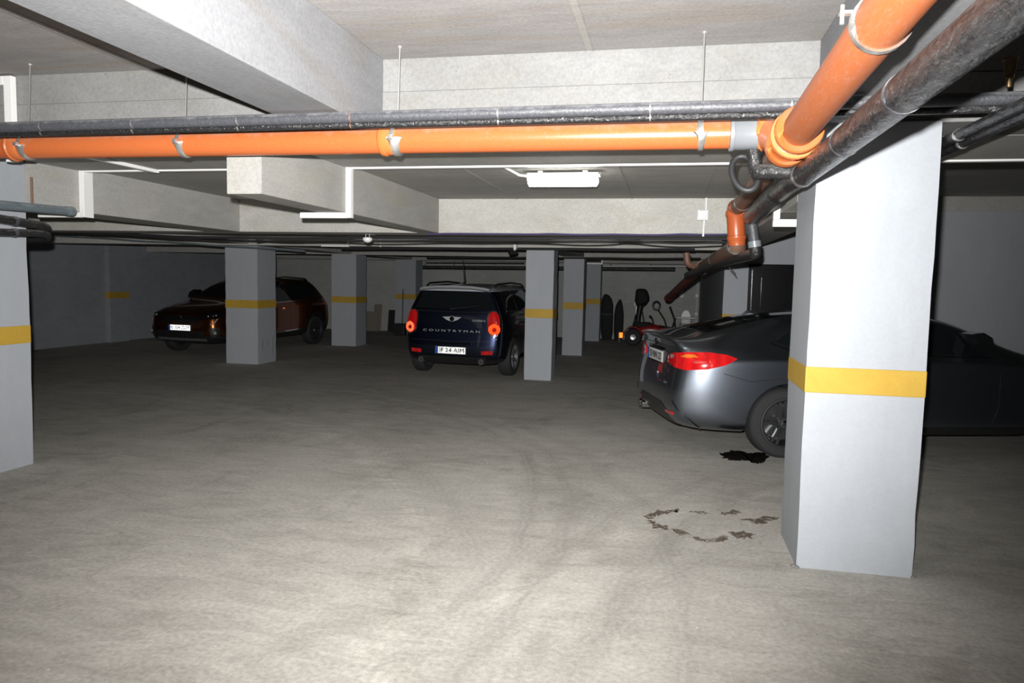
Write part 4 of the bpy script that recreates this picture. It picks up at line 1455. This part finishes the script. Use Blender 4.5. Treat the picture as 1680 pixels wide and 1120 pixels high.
# winged badge
e0 = mini.hit((0, 0, .965), Vector((1, 0, 0)))[0] + Vector((-.006, 0, 0))
wing = [(-.165, .03), (-.05, .034), (0, .045), (.05, .034), (.165, .03), (.125, .005), (.09, -.018), (.05, -.032), (0, -.045), (-.05, -.032), (-.09, -.018), (-.125, .005)]
bm = bmesh.new()
A = [bm.verts.new(Matrix.Translation(e0) @ REAR @ Vector((x, y, 0))) for x, y in wing]
B = [bm.verts.new(Matrix.Translation(e0) @ REAR @ Vector((x, y, .008))) for x, y in wing]
bm.faces.new(A)
bm.faces.new(B[::-1])
for k in range(len(wing)):
    j = (k + 1) % len(wing)
    bm.faces.new((A[k], A[j], B[j], B[k]))
em = from_bm('winged_badge', bm, 'badge', mini.root)
bm = bmesh.new()
lathe(bm, [(.001, .013), (.036, .013), (.040, .009), (.040, .0)], 24, Matrix.Translation(e0) @ REAR, 'Z')
from_bm('badge_disc', bm, 'glosstrim', em, auto=40)
tx = mini.hit((0, 0, .77), Vector((1, 0, 0)))[0] + Vector((-.004, 0, 0))
text_mesh('badge_lettering', 'C O U N T R Y M A N', .05, 'badge', mini.root, Matrix.Translation(tx) @ REAR, .002, .98)
tx = mini.hit((0, -.46, .945), Vector((1, 0, 0)))[0] + Vector((-.004, 0, 0))
text_mesh('badge_lettering', 'COOPER D', .045, 'badge', mini.root, Matrix.Translation(tx) @ REAR, .002, .22)
tube('antenna', [(.62, 0, 1.54), (.64, 0, 1.56), (.52, 0, 1.98)], [.03, .012, .004], 'blacktrim', mini.root, 10)

# ---- dark orange crossover
st = [
    S(0, .28, .62, (.72, .40), (.775, .62), (.76, .92), (.72, 1.08), (.58, 1.42), (.40, 1.47), 1.485, [.12, .12, .03, 0, .06, .14, .42, .38, .36]),
    S(.26, .24, .74, (.86, .36), (.885, .62), (.872, .95), (.83, 1.09), (.64, 1.462), (.44, 1.51), 1.525, [0, 0, -.02, -.04, -.02, .02, .30, .28, .28]),
    S(.9, .23, .76, (.885, .36), (.897, .62), (.885, .96), (.85, 1.07), (.662, 1.50), (.44, 1.545), 1.56),
    S(1.5, .23, .76, (.885, .35), (.893, .60), (.885, .945), (.855, 1.04), (.67, 1.515), (.45, 1.56), 1.576),
    S(2.1, .23, .76, (.885, .35), (.893, .60), (.885, .93), (.86, 1.01), (.662, 1.49), (.45, 1.535), 1.553),
    S(2.55, .23, .76, (.885, .35), (.893, .60), (.885, .92), (.86, 1.0), (.662, 1.38), (.46, 1.43), 1.45),
    S(2.98, .23, .76, (.885, .35), (.893, .60), (.885, .92), (.85, .995), (.72, 1.14), (.5, 1.18), 1.20),
    S(3.18, .23, .76, (.885, .35), (.893, .60), (.88, .92), (.82, .99), (.76, 1.04), (.54, 1.07), 1.085),
    S(3.65, .23, .75, (.885, .36), (.89, .60), (.87, .895), (.79, .95), (.68, .98), (.48, 1.0), 1.01),
    S(4.0, .24, .72, (.83, .37), (.85, .58), (.80, .82), (.72, .885), (.62, .915), (.42, .935), .945),
    S(4.2, .28, .62, (.68, .38), (.70, .55), (.67, .72), (.60, .80), (.5, .84), (.32, .86), .87, [-.06, -.06, .0, .03, .01, -.02, -.05, -.06, -.05]),
]
CH = math.radians(-95)
cap = Car('crossover_car', 'dark orange crossover facing out behind the scuffed column', Vector((-9.33, 12.75, 0)) - Vector((math.cos(CH), math.sin(CH), 0)) * 4.22, CH, st, (.74, 3.38), .34, .385, .775, 'paint_orange', cladding=.40)
cap.wheels(.215, 5, .225, True, 'rim')
for s in (1, -1):
    D = (0, -s, 0)
    sd = lambda L: [(x, s * .8, z) for x, z in L]
    cap.decal('side_window', sd([(1.85, 1.055), (2.85, 1.035), (2.62, 1.28), (2.38, 1.42), (1.85, 1.445)]), D, 'glass', res=.05)
    cap.decal('side_window', sd([(.95, 1.11), (1.8, 1.06), (1.8, 1.447), (1.0, 1.43), (.72, 1.36), (.6, 1.2)]), D, 'glass', res=.05)
    cap.seam(sd([(.5, 1.16), (.95, 1.085), (1.8, 1.04), (2.9, 1.012)]), D, .012, 'belt_trim', 'chrome', cap.root, .004)
    cap.seam(sd([(1.82, 1.03), (1.80, .42)]), D)
    cap.seam(sd([(1.0, 1.06), (1.1, .8), (1.2, .6), (1.2, .42)]), D)
    cap.seam(sd([(1.3, .42), (2.8, .36)]), D, .03, 'sill_trim', 'chrome', cap.root, .006)
    cap.decal('door_handle', sd([(1.9, .88), (1.9, .91), (2.06, .91), (2.06, .88)]), D, 'paint_orange', off=.025, skirt=.03)
    cap.decal('wing_mirror', sd([(2.66, 1.03), (2.64, 1.14), (2.76, 1.17), (2.86, 1.11), (2.84, 1.02)]), D, 'glosstrim', off=.18, skirt=.19, res=.03)
    tube('roof_rail', bend([(.7, s * .60, 1.51), (.8, s * .60, 1.555), (1.6, s * .60, 1.585), (2.0, s * .60, 1.55), (2.1, s * .60, 1.51)], .06), .014, 'blacktrim', cap.root, 8)
    ll = lambda L: [(x, s * y, z) for x, y, z in L]
    DL = (-.8, -s * .6, 0)
    hl_ = cap.decal('head_lamp', ll([(4.2, .42, .79), (4.15, .56, .835), (4.0, .76, .87), (3.92, .80, .865), (3.96, .80, .80), (4.08, .74, .745), (4.18, .58, .735), (4.2, .44, .75)]), DL, 'glosstrim', off=.006, res=.03)
    for yy, zz in ((.57, .79), (.68, .80), (.75, .81)):
        loc, nor = cap.hit((4.1, s * yy, zz), Vector(DL).normalized())
        bm = bmesh.new()
        bmesh.ops.create_uvsphere(bm, u_segments=14, v_segments=8, radius=.028)
        o = from_bm('lamp_lens', bm, 'chrome', hl_, smooth=True)
        o.location = loc
    cap.seam(ll([(4.08, .76, .745), (4.13, .72, .66), (4.17, .66, .63)]), DL, .02, 'running_light', 'clearlens', cap.root, .008)
    cap.decal('fog_recess', ll([(4.16, .62, .56), (4.05, .79, .58), (4.05, .79, .40), (4.14, .66, .39)]), DL, 'blacktrim', off=.005)
    loc, nor = cap.hit((4.1, s * .72, .47), Vector(DL).normalized())
    bm = bmesh.new()
    bmesh.ops.create_uvsphere(bm, u_segments=14, v_segments=8, radius=.035)
    o = from_bm('fog_lamp', bm, 'clearlens', cap.root, smooth=True)
    o.location = loc
    tl = cap.decal('tail_lamp', ll([(.05, .44, .95), (.06, .72, .97), (.25, .84, 1.0), (.24, .84, .92), (.08, .72, .88), (.05, .46, .90)]), (.75, -s * .66, 0), 'redlens', off=.008, res=.03)
cap.decal('windscreen', [(2.42, -.50, 1.4), (2.42, .50, 1.4), (3.04, .64, 1.1), (3.10, .3, 1.1), (3.10, -.3, 1.1), (3.04, -.64, 1.1)], (0, 0, -1), 'glass', res=.05)
cap.decal('rear_window', [(.2, -.60, 1.14), (.2, .60, 1.14), (.3, .52, 1.38), (.3, -.52, 1.38)], (1, 0, 0), 'glass', res=.05)
cap.decal('roof_spoiler', [(.40, -.5, 1.48), (.40, .5, 1.48), (.62, .55, 1.5), (.62, -.55, 1.5)], (0, 0, -1), 'glosstrim', off=.018, skirt=.03, res=.06)
gr = cap.decal('grille', [(4.2, -.42, .785), (4.2, .42, .785), (4.2, .46, .72), (4.2, .40, .655), (4.2, -.40, .655), (4.2, -.46, .72)], (-1, 0, 0), 'glosstrim', off=.004)
for z in (.68, .71, .74, .77):
    cap.seam([(4.22, -.41, z), (4.22, 0, z), (4.22, .41, z)], (-1, 0, 0), .008, 'grille_bar', 'blacktrim', gr, .01)
cap.decal('lower_grille', [(4.2, -.56, .50), (4.2, .56, .50), (4.2, .50, .36), (4.2, -.50, .36)], (-1, 0, 0), 'blacktrim', off=.006)
cap.seam([(4.2, -.58, .335), (4.2, 0, .33), (4.2, .58, .335)], (-1, 0, 0), .05, 'skid_plate', 'rimlight', cap.root, .012)
cap.seam([(4.0, -.62, 1.0), (4.14, -.3, .9), (4.15, 0, .9), (4.14, .3, .9), (4.0, .62, 1.0)], (-1, 0, 0), .007)
e0 = cap.hit((4.2, 0, .745), Vector((-1, 0, 0)))[0] + Vector((.006, 0, 0))
dia = [(0, .062), (.045, 0), (0, -.062), (-.045, 0)]
bm = bmesh.new()
for k in range(4):
    j = (k + 1) % 4
    q = [Vector((*dia[k], .01)), Vector((*dia[j], .01)), Vector((*dia[j], .01)) * .6 + Vector((0, 0, .006)), Vector((*dia[k], .01)) * .6 + Vector((0, 0, .006))]
    bm.faces.new([bm.verts.new(Matrix.Translation(e0) @ FRONT @ v_) for v_ in q])
from_bm('lozenge_badge', bm, 'chrome', cap.root)
plate(cap, cap.hit((4.2, 0, .555), Vector((-1, 0, 0)))[0] + Vector((.016, 0, 0)), FRONT, 'B 104 ZOP', 'plateink_glare')
#PART4
# ------------------------------------------------------------------ things stored by the back wall
def blob_loft(name, secs, mat, parent=None, n=20, sq=1.0):
    """secs: (cx, cy, z, rx, ry)"""
    bm = bmesh.new()
    rings = []
    for cx, cy, z, rx, ry in secs:
        rings.append([bm.verts.new((cx + rx * math.copysign(abs(math.cos(2 * PI * k / n)) ** sq, math.cos(2 * PI * k / n)),
                                    cy + ry * math.copysign(abs(math.sin(2 * PI * k / n)) ** sq, math.sin(2 * PI * k / n)), z)) for k in range(n)])
    for A, B in zip(rings, rings[1:]):
        for k in range(n):
            bm.faces.new((A[k], A[(k + 1) % n], B[(k + 1) % n], B[k]))
    bm.faces.new(rings[0][::-1])
    bm.faces.new(rings[-1])
    return from_bm(name, bm, mat, parent, auto=50)


YS = 20.75
b = at(995, 560, 'Y', YS)
e = tag(empty('wrapped_board', (b.x, YS, 0)), 'black wrapped board with rounded top standing beside the farthest slim column', 'board')
blob_loft('wrapping', [(0, 0, 0, .13, .05), (0, 0, .2, .165, .06), (-.01, .02, .7, .175, .065), (-.01, .05, 1.0, .165, .06), (-.03, .07, 1.16, .135, .05), (-.05, .08, 1.25, .08, .04), (-.06, .085, 1.285, .02, .02)], 'blackcloth', e)
tube('strap', [(.17 * math.cos(a_ * PI / 8) - .01, .072 * math.sin(a_ * PI / 8) + .025, .72) for a_ in range(17)], .008, 'galv', e, 6, False)
b = at(1014, 560, 'Y', YS - .15)
e = tag(empty('wrapped_board', (b.x, YS - .15, 0)), 'black wrapped board with pointed top, second from the farthest slim column', 'board')
blob_loft('wrapping', [(0, 0, 0, .10, .05), (0, 0, .25, .13, .06), (0, .02, .7, .135, .06), (.0, .05, .95, .105, .05), (.01, .07, 1.08, .06, .04), (.02, .085, 1.16, .01, .01)], 'blackcloth', e)
# trailer tail board with reflectors
b = at(1022, 560, 'Y', YS - .45)
e = tag(empty('trailer_light_board', (b.x, YS - .45, 0)), 'low tail light board with amber lamp and triangle reflector on the floor', 'light board')
box('board', -.14, .19, -.01, .03, .10, .26, 'blacktrim', e, .004)
for x in (-.1, .15):
    box('foot', x - .02, x + .02, -.06, .08, 0, .10, 'blacktrim', e)
me = retro_mesh(.10, .16, .008)
me.materials.append(MAT['retro_amber'])
mm = Matrix(((1, 0, 0, -.06), (0, 0, -1, -.012), (0, 1, 0, .18), (0, 0, 0, 1)))
r_ = link('amber_reflector', me, None, e)
r_.matrix_local = mm
box('amber_lens_frame', -.115, -.005, -.011, -.01, .095, .265, 'redlens', e)
for k in range(3):
    a0, a1 = PI / 2 + k * 2 * PI / 3, PI / 2 + (k + 1) * 2 * PI / 3
    tube('triangle_side', [(.09 + .07 * math.cos(a0), -.02, .17 + .07 * math.sin(a0)), (.09 + .07 * math.cos(a1), -.02, .17 + .07 * math.sin(a1))], .012, 'offwhite', e, 8)

# outboard motor on a stand
b = at(1050, 560, 'Y', YS - .3)
e = tag(empty('outboard_motor', (b.x, YS - .3, 0)), 'black boat motor with bulky head standing upright by the back wall', 'motor')
blob_loft('cowling', [(0, 0, .98, .10, .10), (.0, 0, 1.04, .16, .17), (.02, 0, 1.15, .20, .22), (.02, 0, 1.26, .19, .22), (.0, 0, 1.38, .165, .2), (-.01, 0, 1.44, .13, .16), (-.01, 0, 1.46, .06, .08)], 'blackcloth', e, 20, .7)
blob_loft('midsection', [(-.08, 0, .45, .07, .09), (-.06, 0, .75, .075, .1), (-.02, 0, 1.0, .10, .12)], 'blacktrim', e)
blob_loft('gearcase', [(-.08, 0, .08, .03, .18), (-.08, 0, .16, .055, .22), (-.08, 0, .24, .05, .16), (-.08, 0, .46, .05, .09)], 'blacktrim', e)
tube('skeg', [(-.08, .05, .09), (-.08, .1, .0)], [.04, .02], 'blacktrim', e, 8)
tube('tiller', [(.0, -.15, 1.02), (.15, -.35, 1.08)], [.03, .02], 'blacktrim', e, 10)
box('clamp_bracket', -.15, .0, .08, .16, .72, .98, 'rim', e, .01)
for sx in (-1, 1):
    tube('stand_leg', [(-.05 + sx * .05, .12, .95), (-.05 + sx * .25, .22, .0)], .018, 'blacktrim', e, 8)
box('white_label', -.18, -.155, -.14, -.13, .99, 1.08, 'white', e)

# red quad bike
b = at(1062, 560, 'Y', 19.4)
e = tag(empty('quad_bike', (b.x + .02, 19.35, 0)), 'red and black quad bike parked before the back wall', 'quad bike')
for x in (-.38, .42):
    for y in (-.12, .42):
        bm = bmesh.new()
        lathe(bm, [(.07, -.09), (.10, -.1), (.19, -.095), (.215, -.06), (.22, 0), (.215, .06), (.19, .095), (.10, .1), (.07, .09), (.07, -.09)], 28)
        w_ = from_bm('tyre', bm, 'rubber', e, auto=40)
        w_.location = (x, y, .22)
        bm = bmesh.new()
        lathe(bm, [(.001, -.075), (.07, -.08), (.075, -.06), (.075, .06), (.07, .08), (.001, .075)], 20)
        from_bm('rim', bm, 'rim', w_, auto=40)
blob_loft('body_shell', [(.0, .15, .26, .42, .12), (.0, .15, .36, .46, .15), (.05, .15, .44, .40, .15), (.08, .15, .50, .25, .12), (.1, .15, .54, .1, .08)], 'red', e, 20, .8)
blob_loft('seat', [(-.15, .15, .48, .26, .12), (-.15, .15, .55, .27, .13), (-.17, .15, .60, .2, .1)], 'blackcloth', e)
for x in (-.38, .42):
    bm = bmesh.new()
    n = 10
    rows = []
    for y in (-.24, .56):
        rows.append([bm.verts.new((x + .27 * math.cos(PI * (.1 + .8 * k / n)), y, .22 + .27 * math.sin(PI * (.1 + .8 * k / n)))) for k in range(n + 1)])
    for k in range(n):
        bm.faces.new((rows[0][k], rows[0][k + 1], rows[1][k + 1], rows[1][k]))
    o = from_bm('mudguard', bm, 'red', e, auto=60)
    md = o.modifiers.new('t', 'SOLIDIFY')
    md.thickness = .015
tube('steering_stem', [(.15, .15, .45), (.08, .15, .70)], .02, 'blacktrim', e, 8)
tube('handlebar', bend([(.02, -.22, .76), (.08, -.05, .70), (.08, .35, .70), (.02, .52, .76)], .06), .014, 'blacktrim', e, 8)
tube('handlebar_grip', [(.02, -.24, .765), (.06, -.12, .73)], .022, 'rubber', e, 8)
tube('front_rack', bend([(.30, -.05, .50), (.62, -.05, .46), (.62, .35, .46), (.30, .35, .50)], .05), .012, 'blacktrim', e, 8)
box('head_lamp', .52, .56, .05, .25, .33, .40, 'clearlens', e, .01)
box('rear_reflector', -.42, -.36, -.03, -.02, .30, .36, 'redlens', e, .004)

# folded pushchair with a ring handle
b = at(1088, 560, 'Y', 18.75)
e = tag(empty('pushchair', (b.x, 18.75, 0)), 'black folded pushchair with ring-shaped handle beside the quad bike', 'pushchair')
c = at(1077, 501, 'Y', 18.75) - e.location
tube('ring_handle', [(c.x + .085 * math.cos(k * PI / 10), 0, c.z + .10 * math.sin(k * PI / 10)) for k in range(21)], .024, 'blacktrim', e, 8, False)
p1, p2, p3 = [at(u, v, 'Y', 18.75) - e.location for u, v in ((1082, 508), (1090, 524), (1102, 545))]
tube('frame_tube', [Vector((c.x + .03, 0, c.z - .08)), p2, Vector((p3.x, 0, .1))], .020, 'blacktrim', e, 8)
p1, p2, p3 = [at(u, v, 'Y', 18.8) - e.location for u, v in ((1099, 503), (1106, 522), (1112, 545))]
tube('frame_tube', [p1, p2, Vector((p3.x, .05, .1))], [.03, .022, .018], 'blacktrim', e, 8)
p1, p2 = [at(u, v, 'Y', 18.77) - e.location for u, v in ((1108, 522), (1094, 545))]
tube('frame_tube', [p1, Vector((p2.x, .02, .1))], .018, 'blacktrim', e, 8)
for x in (p2.x, p3.x):
    bm = bmesh.new()
    lathe(bm, [(.03, -.02), (.085, -.022), (.1, -.01), (.1, .01), (.085, .022), (.03, .02), (.03, -.02)], 20, Matrix.Translation((x, 0, .1)))
    from_bm('wheel', bm, 'rubber', e, auto=40)
p1, p2 = [at(u, v, 'Y', 18.78) - e.location for u, v in ((1080, 534), (1092, 536))]
tube('footrest', [p1, p2], .02, 'blacktrim', e, 8)

# white high chair
b = at(1124, 556, 'Y', 20.2)
e = tag(empty('high_chair', (b.x, 20.2, 0)), 'white plastic high chair with tray standing in the far corner', 'high chair')
zt = at(1124, 509, 'Y', 20.2).z
zr = at(1124, 520.5, 'Y', 20.2).z
bm = bmesh.new()
n = 14
rows = []
for k in range(n + 1):
    a_ = PI * k / n
    rows.append((.125 * math.cos(a_), zr - .08 + (zt - zr + .08) * math.sin(a_) ** .8))
A = [bm.verts.new((x, .10 + .03 * (z - zr), z)) for x, z in rows]
B = [bm.verts.new((x, .12 + .03 * (z - zr), z)) for x, z in rows]
bm.faces.new(A)
bm.faces.new(B[::-1])
for k in range(n + 1):
    j = (k + 1) % (n + 1)
    bm.faces.new((A[k], A[j], B[j], B[k]))
from_bm('backrest', bm, 'white', e)
blob_loft('seat_shell', [(0, 0, zr - .17, .09, .08), (0, 0, zr - .16, .135, .13), (0, 0, zr - .04, .15, .15)], 'white', e, 20, .6)
box('tray', -.235, .235, -.26, .02, zr - .02, zr + .012, 'white', e, .012)
for sx in (-1, 1):
    for sy in (-1, 1):
        tube('leg', [(sx * .13, sy * .1, zr - .12), (sx * .27, sy * .24, 0)], .013, 'galv', e, 8)

# leaning boards and a box near the far thick column
for k, (u, v, y, w_, h, ln, lab) in enumerate(((609, 512, 20.85, .40, .60, .10, 'low grey panel leaning on the back wall beside the thick column'),
                                              (618, 503, 20.95, .24, .82, .12, 'tall narrow panel leaning on the back wall'),
                                              (641, 514, 20.9, .20, .66, .10, 'dark panel leaning between tall panel and far column'))):
    x = at(u, 540, 'Y', y).x
    m = Matrix.Translation((x, y, 0)) @ Matrix.Rotation(-math.atan2(ln, h), 4, 'X')
    o = box('leaning_panel', -w_ / 2, w_ / 2, -.012, .012, .004, h, 'wood' if k < 2 else 'blacktrim', None, .003)
    o.matrix_world = m
    tag(o, lab, 'panel')
b = at(657, 549, 'Y', 19.75)
e = tag(empty('storage_crate', (b.x, 19.75, 0)), 'small dark crate at the foot of the far column', 'crate')
box('crate_body', -.15, .15, -.12, .12, 0, .30, 'blacktrim', e, .01)
box('crate_rim', -.165, .165, -.135, .135, .30, .335, 'blacktrim', e, .008)
a, b2 = at(661, 474, 'Y', 20.08), at(659, 549, 'Y', 19.95)
tag(tube('stick', [(b2.x, 19.98, .01), (a.x, 20.10, a.z)], .018, 'blacktrim', None, 8), 'thin dark stick leaning on the far thick column', 'stick')
# white bracket on the back wall
b = at(1118, 482, 'Y', YBACK - .05)
tag(box('wall_box', b.x - .06, b.x + .06, YBACK - .08, YBACK, b.z - .1, b.z + .12, 'offwhite', None, .01), 'small pale box on the back wall under the maroon pipe end', 'box')


# ------------------------------------------------------------------ marks on the floor
def stain(name, label, outline, mat, z=.0025, cat='stain'):
    bm = bmesh.new()
    c_ = sum((Vector(p_) for p_ in outline), Vector()) / len(outline)
    n_ = len(outline)
    top = [bm.verts.new((p_[0], p_[1], z)) for p_ in outline]
    low = [bm.verts.new((c_.x + (p_[0] - c_.x) * 1.04, c_.y + (p_[1] - c_.y) * 1.04, .0004)) for p_ in outline]
    bm.faces.new(top)
    for k in range(n_):
        j = (k + 1) % n_
        bm.faces.new((top[k], low[k], low[j], top[j]))
    o = from_bm(name, bm, mat)
    return tag(o, label, cat)


def blot(pix, seed, jit=.02, n=4):
    """outline through photo pixels on the floor, roughened"""
    rnd = random.Random(seed)
    pts = [at(u, v, 'Z', 0) for u, v in pix]
    out = []
    for a, b in zip(pts, pts[1:] + pts[:1]):
        for k in range(n):
            q = lerp(a, b, k / n)
            out.append((q.x + rnd.uniform(-jit, jit), q.y + rnd.uniform(-jit, jit) * 1.6, 0))
    return out


stain('oil_puddle', 'black wet oil puddle beside the rear wheel of the saloon',
      blot([(1184, 744), (1196, 740), (1215, 739), (1230, 743), (1250, 742), (1262, 748), (1250, 758), (1238, 760), (1225, 755), (1205, 755), (1190, 752)], 1, .022, 6), 'wetoil', cat='puddle')
_t = NT('damp_concrete')
_n = _t.noise(_t.pos(), 26, 6, .7, .6)
_t.l(_t.ramp(_n, [(.40, (.15, .125, .09)), (.65, (.085, .068, .045))]), _t.b.inputs['Base Color'])
_t.l(_t.ramp(_n, [(.40, (0, 0, 0)), (.52, (1, 1, 1))]), _t.b.inputs['Alpha'])
_t.b.inputs['Roughness'].default_value = .5
MAT['damp'] = _t.m
ring_marks = [([(1054, 846), (1080, 838), (1112, 835), (1108, 840), (1085, 844), (1066, 850)], 'dark damp streak at the upper corner of the dried ring mark'),
              ([(1063, 852), (1078, 858), (1098, 866), (1092, 870), (1074, 866), (1064, 858)], 'dark damp streak at the near edge of the dried ring mark'),
              ([(1102, 868), (1118, 870), (1132, 875), (1120, 878), (1108, 874)], 'short damp dab in the dried ring mark'),
              ([(1140, 882), (1165, 884), (1192, 880), (1194, 885), (1172, 890), (1148, 887)], 'long damp dab at the bottom of the dried ring mark'),
              ([(1198, 874), (1222, 872), (1240, 877), (1228, 883), (1206, 882)], 'brown damp dab between ring mark and big column'),
              ([(1184, 840), (1205, 836), (1214, 841), (1200, 845), (1188, 844)], 'damp dab at the top of the dried ring mark'),
              ([(1218, 852), (1240, 850), (1262, 847), (1278, 850), (1262, 854), (1250, 860), (1236, 857)], 'damp streak reaching the big column foot'),
              ([(1132, 839), (1150, 838), (1160, 841), (1146, 843)], 'faint damp dab along the far rim of the dried ring mark')]
for k, (pix, lab) in enumerate(ring_marks):
    stain('damp_stain', lab, blot(pix, 10 + k, .016, 5), 'damp')
